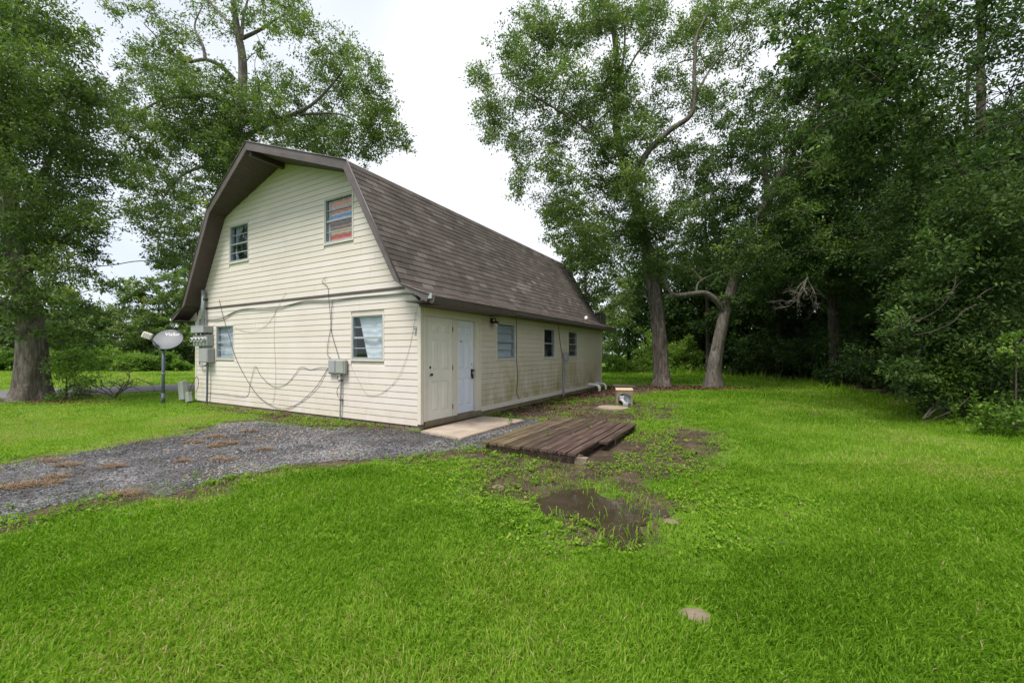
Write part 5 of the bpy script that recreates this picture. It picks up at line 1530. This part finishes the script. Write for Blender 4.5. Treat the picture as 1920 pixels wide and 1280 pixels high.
# ---------------------------------------------------------------- bare branches
def bare_branch(name, label, start, dirs, length, r, mat, depth=3, seed=1, cat='branch'):
    rg = np.random.default_rng(seed); VS, FS = [], []; off = 0
    stack = [(np.array(start, dtype=float), unit(np.array(d, dtype=float)), length*l, r*l**.7, depth) for d, l in dirs]
    while stack:
        p, d, ln, rr, k = stack.pop()
        pts = [p]; q = p.copy(); dd = d.copy()
        for s in range(5):
            dd = unit(dd + rg.normal(0, .22, 3)); q = q + dd*ln/5; pts.append(q.copy())
            if k > 0 and s >= 1:
                for _ in range(rg.integers(1, 3)):
                    if rg.random() < .75: stack.append((q.copy(), unit(dd + rg.normal(0, .75, 3)), ln*rg.uniform(.3, .6), rr*.62*(1-.08*s), k-1))
        v, f = tube_np(pts, np.linspace(rr, rr*.35, 6), 5 if rr > .008 else 3)
        VS.append(v); FS.append(f+off); off += len(v)
    o = mesh_np(name, np.concatenate(VS), np.concatenate(FS), mat, smooth=True)
    return tag(o, label, cat)
c = pix(1515, 520, 14.5)
bare_branch('dead_branch', 'bleached bare branch hanging broken before the dark woods', c, [((-.75, -.2, -.8), 1.0), ((-.25, -.2, -1), 1.0), ((.25, -.1, -1), .8), ((-.5, 0, -.5), .7)], 1.2, .014, M['dead_wood'], 3, 5)
c = pix(1730, 790, 9.0)
bare_branch('dead_branch', 'bare twiggy branch lying under the low broad tree', (c[0], c[1], .05), [((1, .3, .55), 1.0), ((.9, .1, .35), .8), ((1, .5, .8), .7)], 1.1, .014, M['dead_wood'], 2, 8)
c = gnd(215, 748)
bare_branch('fallen_branch', 'grey fallen branch on the grass beside the left oak', (c[0], c[1], .06), [((-.8, .1, .55), .9), ((.3, .2, .8), .8), ((.9, 0, .25), .9), ((-.3, -.2, .9), .7), ((.1, 0, .15), 1.0), ((-1, 0, .12), .9)], 1.05, .030, M['bark_smooth'], 3, 4)

# ---------------------------------------------------------------- grass
def field(d0, d1, dens):
    """random points over the part of the lawn between two distances, denser sampling where it is near"""
    area = 1.36*(d1*d1-d0*d0)
    n = int(area*dens)
    y = np.sqrt(rng.random(n)*(d1*d1-d0*d0)+d0*d0); x = (rng.random(n)*2-1)*1.36*y
    ne = int(2*3.0*(d1-d0)*dens*.28)                    # thinner growth to either side of the part in view
    ye = rng.uniform(d0, d1, ne); xe = np.where(rng.random(ne) < .5, -1, 1)*(1.36*ye + rng.uniform(0, 3.0, ne))
    return np.concatenate([x, xe]), np.concatenate([y, ye])
def keep_mask(x, y, bare=True):
    b, a = to_local(x, y)
    k = np.ones(len(x))
    s = soil_amount(x, y)
    if bare: k *= np.clip(1.08 - s*1.25, .03, 1)
    g = poly_sd(GRAVEL, x, y) + (fbm(x*3, y*3, 12, 3)-.5)*.45
    k = np.where(g < 0, np.where(g < -.38, .004, np.where(fbm(x*2, y*2, 15, 3) > .52, .30, .06)), k)
    k[(b > -.06) & (b < HL+.06) & (a > -.05) & (a < HW+.06)] = 0
    k[(b > -.80) & (b < 1.94) & (a < -1.97) & (a > -3.60)] = 0
    k[(b > -.36) & (b < 1.92) & (a < .0) & (a > -1.28)] = 0
    p = poly_sd(PUDDLE, x, y); k = np.where(p < 0, np.where(p < -.06, .012, .10), k)
    k[poly_sd(ROADP, x, y) < .05] = 0
    w = poly_sd(WOOD_EDGE, x, y); k = np.where(w < -1.0, k*.15, k)
    k[np.hypot(x-wc[0], y-wc[1]) < .42] = 0
    for (u, v, r) in ((1302, 1152, .08), (934, 912, .06), (1232, 962, .09), (1258, 976, .07)):
        c = gnd(u, v); k[np.hypot((x-c[0])/1.25, y-c[1]) < r] = .02
    return rng.random(len(x)) < k
def grass_field(name, d0, d1, dens, hgt, wid, segs, label):
    x, y = field(d0, d1, dens)
    m = keep_mask(x, y); x, y = x[m], y[m]; n = len(x)
    b, a = to_local(x, y)
    patch = fbm(x*.55, y*.55, 21, 4); fine = fbm(x*2.4, y*2.4, 23, 3)
    w = -poly_sd(WOOD_EDGE, x, y); edge = np.clip((w+.9)/1.2, 0, 1)*(x > 2)
    left = np.clip((-poly_sd(GRAVEL, x, y)*0 + np.clip((b*.0 + (y - 5.2 + x*.0))/2, 0, 1)), 0, 1)*(x < -1.2)
    h = hgt*(.55 + .9*fine)*rng.uniform(.6, 1.3, n)*(1 - .35*left)*(1 + edge*rng.uniform(0, 4.5, n)*(rng.random(n) < .7))
    s = soil_amount(x, y); h *= (1 - .35*np.clip(s*2, 0, 1))*np.clip(.45 + poly_sd(PUDDLE, x, y)/.45, .35, 1)
    wd = wid*rng.uniform(.7, 1.3, n)*(1 + .4*edge)
    th = rng.random(n)*2*math.pi
    lean = rng.uniform(.2, 1.35, n)
    # whorls: neighbouring blades lean alike
    sw = fbm(x*1.5, y*1.5, 41, 2)*4*math.pi
    th = np.where(rng.random(n) < .38, sw + rng.normal(0, .6, n), th)
    dx, dy = np.cos(th), np.sin(th)
    hx = h*np.sin(lean*.75); hz = h*np.cos(lean*.75)
    facing = rng.random(n)*math.pi
    sx, sy = np.cos(facing)*wd/2, np.sin(facing)*wd/2
    z0 = np.full(n, -.004)
    worn = np.clip((fbm(x*.9+7, y*.9, 91, 4)-.58)*6, 0, 1)
    tone = np.clip(.02 + .92*patch + .18*fine + rng.normal(0, .14, n) + (rng.random(n) < .09*worn)*.5 + .16*left + (rng.random(n) < .014)*.5 - .10*edge + .14*np.clip(s*1.5, 0, 1) + (rng.random(n) < .35*np.clip(1 - np.abs(poly_sd(GRAVEL, x, y)-.15)/.5, 0, 1))*.38, 0, 1)
    if segs == 2:
        B1 = np.stack([x-sx, y-sy, z0], 1); B2 = np.stack([x+sx, y+sy, z0], 1)
        mx_, my_, mz_ = x+dx*hx*.38, y+dy*hx*.38, hz*.62
        M1 = np.stack([mx_-sx*.85, my_-sy*.85, mz_], 1); M2 = np.stack([mx_+sx*.85, my_+sy*.85, mz_], 1)
        T = np.stack([x+dx*hx*1.15, y+dy*hx*1.15, hz*.92], 1)
        v = np.stack([B1, B2, M2, M1, T], 1).reshape(-1, 3)
        i = np.arange(n)[:, None]*5
        f = np.concatenate([i+np.array([[0, 1, 2]]), i+np.array([[0, 2, 3]]), i+np.array([[3, 2, 4]])], 1).reshape(-1, 3)
        tone = np.repeat(tone, 3)
    else:
        B1 = np.stack([x-sx, y-sy, z0], 1); B2 = np.stack([x+sx, y+sy, z0], 1)
        T = np.stack([x+dx*hx, y+dy*hx, hz], 1)
        v = np.stack([B1, B2, T], 1).reshape(-1, 3); f = np.arange(n*3).reshape(-1, 3)
    o = mesh_np(name, v, f, M['grass'], tone=tone)
    return tag(o, label, 'grass', kind='stuff')
grass_field('grass', 1.55, 3.2, 10500, .050, .0065, 2, 'lush mown grass blades in the foreground')
grass_field('grass', 3.2, 5.5, 4600, .052, .0085, 2, 'mown grass blades round the puddle and along the drive')
grass_field('grass', 5.5, 9.5, 1700, .055, .013, 1, 'mown grass blades on the middle lawn')
grass_field('grass', 9.5, 17, 520, .07, .024, 1, 'mown grass blades on the farther lawn')
grass_field('grass', 17, 38, 90, .11, .055, 1, 'far lawn grass before the woods and bushes')

# broad-leaved weeds in the bare soil and clover in the lawn
def rosettes(name, label, n, d0, d1, size, sel, tone):
    x, y = field(d0, d1, 1.0); x = np.repeat(x, 1)
    m_ = max(1, int(n/len(x))+1)
    x, y = np.tile(x, m_), np.tile(y, m_); n = len(x)
    y = np.sqrt(rng.random(n)*(d1*d1-d0*d0)+d0*d0); x = (rng.random(n)*2-1)*1.36*y
    k = keep_mask(x, y, bare=False) & sel(x, y); x, y = x[k], y[k]; n = len(x)
    per = 5; idx = np.repeat(np.arange(n), per); m = len(idx)
    s = size*rng.uniform(.5, 1.3, n)[idx]
    P = np.stack([x[idx] + rng.normal(0, 1, m)*s*.7, y[idx] + rng.normal(0, 1, m)*s*.7, rng.uniform(.008, .05, m)], 1)
    A = unit(np.stack([rng.normal(size=m), rng.normal(size=m), rng.uniform(-.1, .7, m)], 1))
    Nn = unit(rng.normal(size=(m, 3))*.3 + np.array([0, 0, 1.0]))
    v, f = leaf_geo(P, A, Nn, s*1.3, s*.85)
    t = np.clip(tone + rng.normal(0, .15, n)[idx] + rng.normal(0, .06, m), 0, 1)
    return tag(mesh_np(name, v, f, M['grass'], tone=t), label, 'weeds', kind='stuff')
rosettes('ground_weeds', 'small broad-leaved weeds in the bare soil round the platform', 60000, 3.0, 14, .026,
         lambda x, y: (soil_amount(x, y) > .12) & (fbm(x*1.7, y*1.7, 77, 3) > .48) & (poly_sd(WOOD_EDGE, x, y) > 0) & (poly_sd(PUDDLE, x, y) > .0), .58)
rosettes('clover', 'clover leaves among the foreground grass', 2600, 1.6, 5.5, .014, lambda x, y: fbm(x*1.3, y*1.3, 55, 3) > .46, .42)

# ---------------------------------------------------------------- stones, straw, leaf litter
m, nt, b = new_mat('loose stones')
nt.links.new(ramp(nt, attr(nt, 'tone'), [(0, (.03, .03, .032)), (.5, (.085, .083, .088)), (.85, (.20, .197, .205)), (1, (.24, .16, .10))]), b.inputs['Base Color'])
b.inputs['Roughness'].default_value = .7
M['stone'] = m
def stones(d0, d1, dens, size):
    x, y = field(d0, d1, dens)
    k = (x < 1.2) & (x > -1.4*y); x, y = x[k], y[k]
    k = (poly_sd(GRAVEL, x, y) + (fbm(x*3, y*3, 12, 3)-.5)*.4 < -.03) & (fbm(x*1.4, y*1.4, 61, 3) > rng.uniform(.25, .6, len(x)))
    x, y = x[k], y[k]; n = len(x)
    o = np.array([[1, 0, 0], [0, 1, 0], [-1, 0, 0], [0, -1, 0], [0, 0, .7], [0, 0, -.4]])
    s = size*rng.uniform(.45, 1.2, n)
    dirv = o[None]*rng.uniform(.6, 1.2, (n, 6, 1))
    th = rng.random(n)*6.28; c, sn = np.cos(th)[:, None], np.sin(th)[:, None]
    v = np.stack([dirv[..., 0]*c - dirv[..., 1]*sn, dirv[..., 0]*sn + dirv[..., 1]*c, dirv[..., 2]], -1)*s[:, None, None]
    v += np.stack([x, y, .006 + s*.25], 1)[:, None, :]
    F6 = np.array([[0, 1, 4], [1, 2, 4], [2, 3, 4], [3, 0, 4], [1, 0, 5], [2, 1, 5], [3, 2, 5], [0, 3, 5]])[:4]
    f = (np.arange(n)[:, None, None]*6 + F6[None]).reshape(-1, 3)
    t = np.clip(rng.normal(.42, .24, n) + (fbm(x*.8, y*.8, 63, 4)-.5)*1.8, 0, 1)
    return v.reshape(-1, 3), f, np.repeat(t, 4)
V_, F_, T_ = [], [], []; off = 0
for args in ((3.0, 6.0, 620, .019), (6.0, 11, 260, .025)):
    v, f, t = stones(*args); V_.append(v); F_.append(f+off); T_.append(t); off += len(v)
o = mesh_np('loose_gravel', np.concatenate(V_), np.concatenate(F_), M['stone'], tone=np.concatenate(T_))
tag(o, 'loose grey stones covering the drive', 'gravel', kind='stuff')

def crumbs(n):
    x, y = field(2.6, 15, n/(1.36*(225-6.8)))
    k = (soil_amount(x, y) > .22) & (poly_sd(WOOD_EDGE, x, y) > 0) & (poly_sd(PUDDLE, x, y) > .03); x, y = x[k], y[k]
    b_, a_2 = to_local(x, y); k = ~((b_ > -.05) & (a_2 > -.03)) & ~((b_ > -.84) & (b_ < 1.99) & (a_2 < -1.93) & (a_2 > -3.65)) & ~((b_ > -.37) & (b_ < 1.93) & (a_2 > -1.29)); x, y = x[k], y[k]; n = len(x)
    o_ = np.array([[1, 0, 0], [0, 1, 0], [-1, 0, 0], [0, -1, 0], [0, 0, .8]])
    s_ = .012*rng.uniform(.4, 1.8, n)*np.maximum(1, y/6)
    v = o_[None]*rng.uniform(.5, 1.3, (n, 5, 1))*s_[:, None, None] + np.stack([x, y, s_*.15], 1)[:, None, :]
    F5 = np.array([[0, 1, 4], [1, 2, 4], [2, 3, 4], [3, 0, 4]])
    return v.reshape(-1, 3), (np.arange(n)[:, None, None]*5 + F5[None]).reshape(-1, 3), np.repeat(np.clip(rng.normal(.45, .25, n), 0, 1), 4)
m, nt, b = new_mat('soil crumbs')
nt.links.new(ramp(nt, attr(nt, 'tone'), [(0, (.022, .015, .010)), (.5, (.075, .053, .036)), (1, (.19, .14, .095))]), b.inputs['Base Color'])
b.inputs['Roughness'].default_value = .95
v, f, t = crumbs(26000)
tag(mesh_np('soil_crumbs', v, f, m, tone=t), 'crumbs of dark soil on the bare ground', 'soil', kind='stuff')

def strands(c, n, rad, length, width, lift):
    th = rng.random(n)*2*math.pi; r = rad*np.sqrt(rng.random(n))
    p = np.stack([c[0]+r*np.cos(th)*1.5, c[1]+r*np.sin(th)*.8, rng.uniform(.008, lift, n)], 1)
    a = unit(np.stack([rng.normal(1, .8, n), rng.normal(0, .7, n), rng.normal(.05, .22, n)], 1))
    l = length*rng.uniform(.5, 1.2, n)
    side = unit(np.cross(a, [0, 0, 1.0]))*width
    q = p + a*l[:, None]; q[:, 2] = np.maximum(q[:, 2], .008)
    v = np.stack([p-side, p+side, q+side*.6, q-side*.6], 1).reshape(-1, 3)
    return v, np.arange(n*4).reshape(-1, 4)
STRAW = ['straw tuft, uppermost of the close pair at the top of the drive', 'straw tuft by the upper grass edge left of the close pair', 'long straw tuft on the right of the group near the drive top', 'straw tuft lying alone on the pale patch in the middle of the drive',
         'small straw tuft farthest right on the pale stones', 'small straw tuft left of the pale patch mid drive', 'straw tuft on bare stones between the left tufts and the pale patch', 'straw tuft below the upper grass edge in the left part of the drive',
         'straw tuft touching the upper grass edge in the left part of the drive', 'straw tuft above the long straw streak on the left', 'long straw streak across the stones near the left picture edge', 'thin straw tuft at the lower grass edge of the drive',
         'straw tuft at the very top of the drive near the gable', 'smallest straw tuft below the close pair at the drive top', 'straw tuft cut by the left picture edge below the long streak']
for k, (u, v, r) in enumerate(((400, 820, .16), (358, 830, .14), (423, 832, .18), (412, 863, .13), (493, 844, .10), (340, 866, .09), (207, 876, .13), (122, 873, .14), (90, 865, .16), (103, 895, .12), (67, 908, .22), (230, 927, .14), (463, 810, .12), (400, 838, .10), (20, 915, .14))):
    c = gnd(u, v)
    vv, ff = strands(c, int(330*r/.14), r*.75, .11, .0020*max(1, c[1]/5), .03)
    tag(mesh_np('straw_clump', vv, ff, M['straw']), 'brown pine ' + STRAW[k], 'pine straw', 'pine straw tufts on the drive')

def litter(n, sampler, size):
    x, y = sampler(n); n = len(x)
    P = np.stack([x, y, rng.uniform(.008, .03, n)], 1)
    A = unit(np.stack([rng.normal(size=n), rng.normal(size=n), rng.normal(0, .25, n)], 1))
    Nn = unit(rng.normal(size=(n, 3))*.35 + np.array([0, 0, 1.0]))
    s = size*rng.uniform(.6, 1.3, n)
    v, f = leaf_geo(P, A, Nn, s, s*.5)
    return v, f, np.clip(rng.normal(.5, .22, n), 0, 1)
def s_wall(n):
    b = rng.uniform(2.2, 11.6, n); a = -.02 - np.abs(rng.normal(0, .62, n)); a -= (rng.random(n) < .25)*rng.uniform(0, 1.6, n)
    b_keep = rng.random(n) < np.clip((b-1.5)/5, .2, 1); b, a = b[b_keep], a[b_keep]
    p = C0[None] + b[:, None]*BD[None] + a[:, None]*AD[None]; return p[:, 0], p[:, 1]
def s_trees(n):
    x = np.concatenate([rng.normal(b2[0]-.2, 1.4, n//2), rng.normal(b3[0]-.2, 1.2, n - n//2)]); y = np.concatenate([rng.normal(b2[1]-.9, .6, n//2), rng.normal(b3[1]-.6, .6, n-n//2)])
    return x, y
def s_gable(n):
    b = -np.abs(rng.normal(0, .35, n)); a = rng.uniform(.2, 8.6, n)
    p = C0[None] + b[:, None]*BD[None] + a[:, None]*AD[None]; return p[:, 0], p[:, 1]
def s_oak(n): return rng.normal(b0[0]+1.6, .9, n), rng.normal(b0[1]-.5, .35, n)
def s_drive(n):
    x = rng.uniform(-8, -.5, n); y = rng.uniform(3.3, 9.5, n); k = poly_sd(GRAVEL, x, y) < -.05; return x[k], y[k]
def s_deck(n):
    b_ = rng.uniform(-2.2, 5.5, n); a_2 = rng.uniform(-5.2, -1.2, n)
    p = C0[None] + b_[:, None]*BD[None] + a_2[:, None]*AD[None]; k = (soil_amount(p[:, 0], p[:, 1]) > .25) & (poly_sd(PUDDLE, p[:, 0], p[:, 1]) > .05)
    k &= ~((b_ > -.84) & (b_ < 1.99) & (a_2 < -1.93) & (a_2 > -3.65)); return p[k, 0], p[k, 1]
V_, F_, T_ = [], [], []; off = 0
for n_, smp, sz in ((3600, s_wall, .085), (2000, s_trees, .11), (700, s_gable, .05), (500, s_oak, .09), (2200, s_drive, .035), (900, s_deck, .06)):
    v, f, t = litter(n_, smp, sz); V_.append(v); F_.append(f+off); T_.append(t); off += len(v)
tag(mesh_np('leaf_litter', np.concatenate(V_), np.concatenate(F_), M['litter'], tone=np.concatenate(T_)), 'dead brown leaves along the side wall and under the oaks', 'leaf litter', kind='stuff')

# single weeds
def weed(label, x, y, h, z0=0.0, n=26, size=.05, name='weed'):
    o = tag(empty(name, (x, y, z0)), label, 'weed')
    sv, sf = tube_np([(0, 0, 0), (.01, 0, h*.5), (.0, .01, h)], [.004, .003, .002], 4)
    mesh_np('stem', sv, sf, M['leaf_bright'], o, tone=np.full(len(sf), .4))
    t = rng.random(n)**.8
    P = np.stack([rng.normal(0, .006, n), rng.normal(0, .006, n), t*h*.95+.02], 1)
    A = unit(np.stack([rng.normal(size=n), rng.normal(size=n), rng.uniform(.1, .8, n)], 1))
    Nn = unit(rng.normal(size=(n, 3))*.4 + np.array([0, 0, 1.0]))
    v, f = leaf_geo(P, A, Nn, size*(1.25-.6*t), size*.42*(1.25-.6*t))
    mesh_np('leaves', v, f, M['leaf_bright'], o, tone=np.clip(.6 + rng.normal(0, .15, n), 0, 1))
    return o
w_ = gnd(957, 798); weed('upright green weed at the outer corner of the concrete slab', w_[0], w_[1], .26, 0, 34, .07)
w_ = LZ(.10, -2.62, 0); weed('small green weed poking up through the wooden platform', w_[0], w_[1], .26, .04, 22, .06)
w_ = LZ(1.0, -3.0, 0); weed('tiny weed between the far boards of the wooden platform', w_[0], w_[1], .24, .04, 18, .05)
for k, (u, v, h) in enumerate([(1825, 800, .75), (1790, 800, .45), (1850, 815, .6)]):
    w_ = gnd(u, v); weed(['tall leafy weed standing before the dark gap by the bright shrub', 'shorter weed left of the tall leafy weed at the wood edge', 'leafy weed just right of the tall one at the wood edge'][k], w_[0], w_[1], h, 0, 60, .13)

# long arching grass in and round the puddle
n = 1100
pp = np.array(PUDDLE)
x = rng.uniform(pp[:, 0].min()-.15, pp[:, 0].max()+.2, n*3); y = rng.uniform(pp[:, 1].min()-.15, pp[:, 1].max()+.15, n*3)
sd_ = poly_sd(PUDDLE, x, y)
k = (rng.random(n*3) < np.where(sd_ < -.05, np.where(x > pp[:, 0].mean(), .06, .010), .20)) & (sd_ < .14); x, y = x[k], y[k]; n = len(x)
VS, FS = [], []; off = 0; TT = []
for i in range(n):
    t = rng.random()*6.28; l = rng.uniform(.04, .14); w = rng.uniform(.003, .0055)
    s = np.linspace(0, 1, 6); out = l*(s**1.4)*.75; up = l*.75*np.sin(s*math.pi*rng.uniform(.55, .85))
    px, py = x[i]+math.cos(t)*out, y[i]+math.sin(t)*out
    ww = w*(1-s**2*.9)
    v = np.concatenate([np.stack([px-math.sin(t)*ww, py+math.cos(t)*ww, up], 1), np.stack([px+math.sin(t)*ww, py-math.cos(t)*ww, up], 1)])
    f = [[q, q+1, q+7, q+6] for q in range(5)]
    VS.append(v); FS.append(np.array(f)+off); off += 12; TT += [min(1, max(0, rng.normal(.6, .12)))]*5
tag(mesh_np('puddle_grass', np.concatenate(VS), np.concatenate(FS), M['grass'], tone=TT), 'long arching grass growing in and round the puddle', 'grass', kind='stuff')
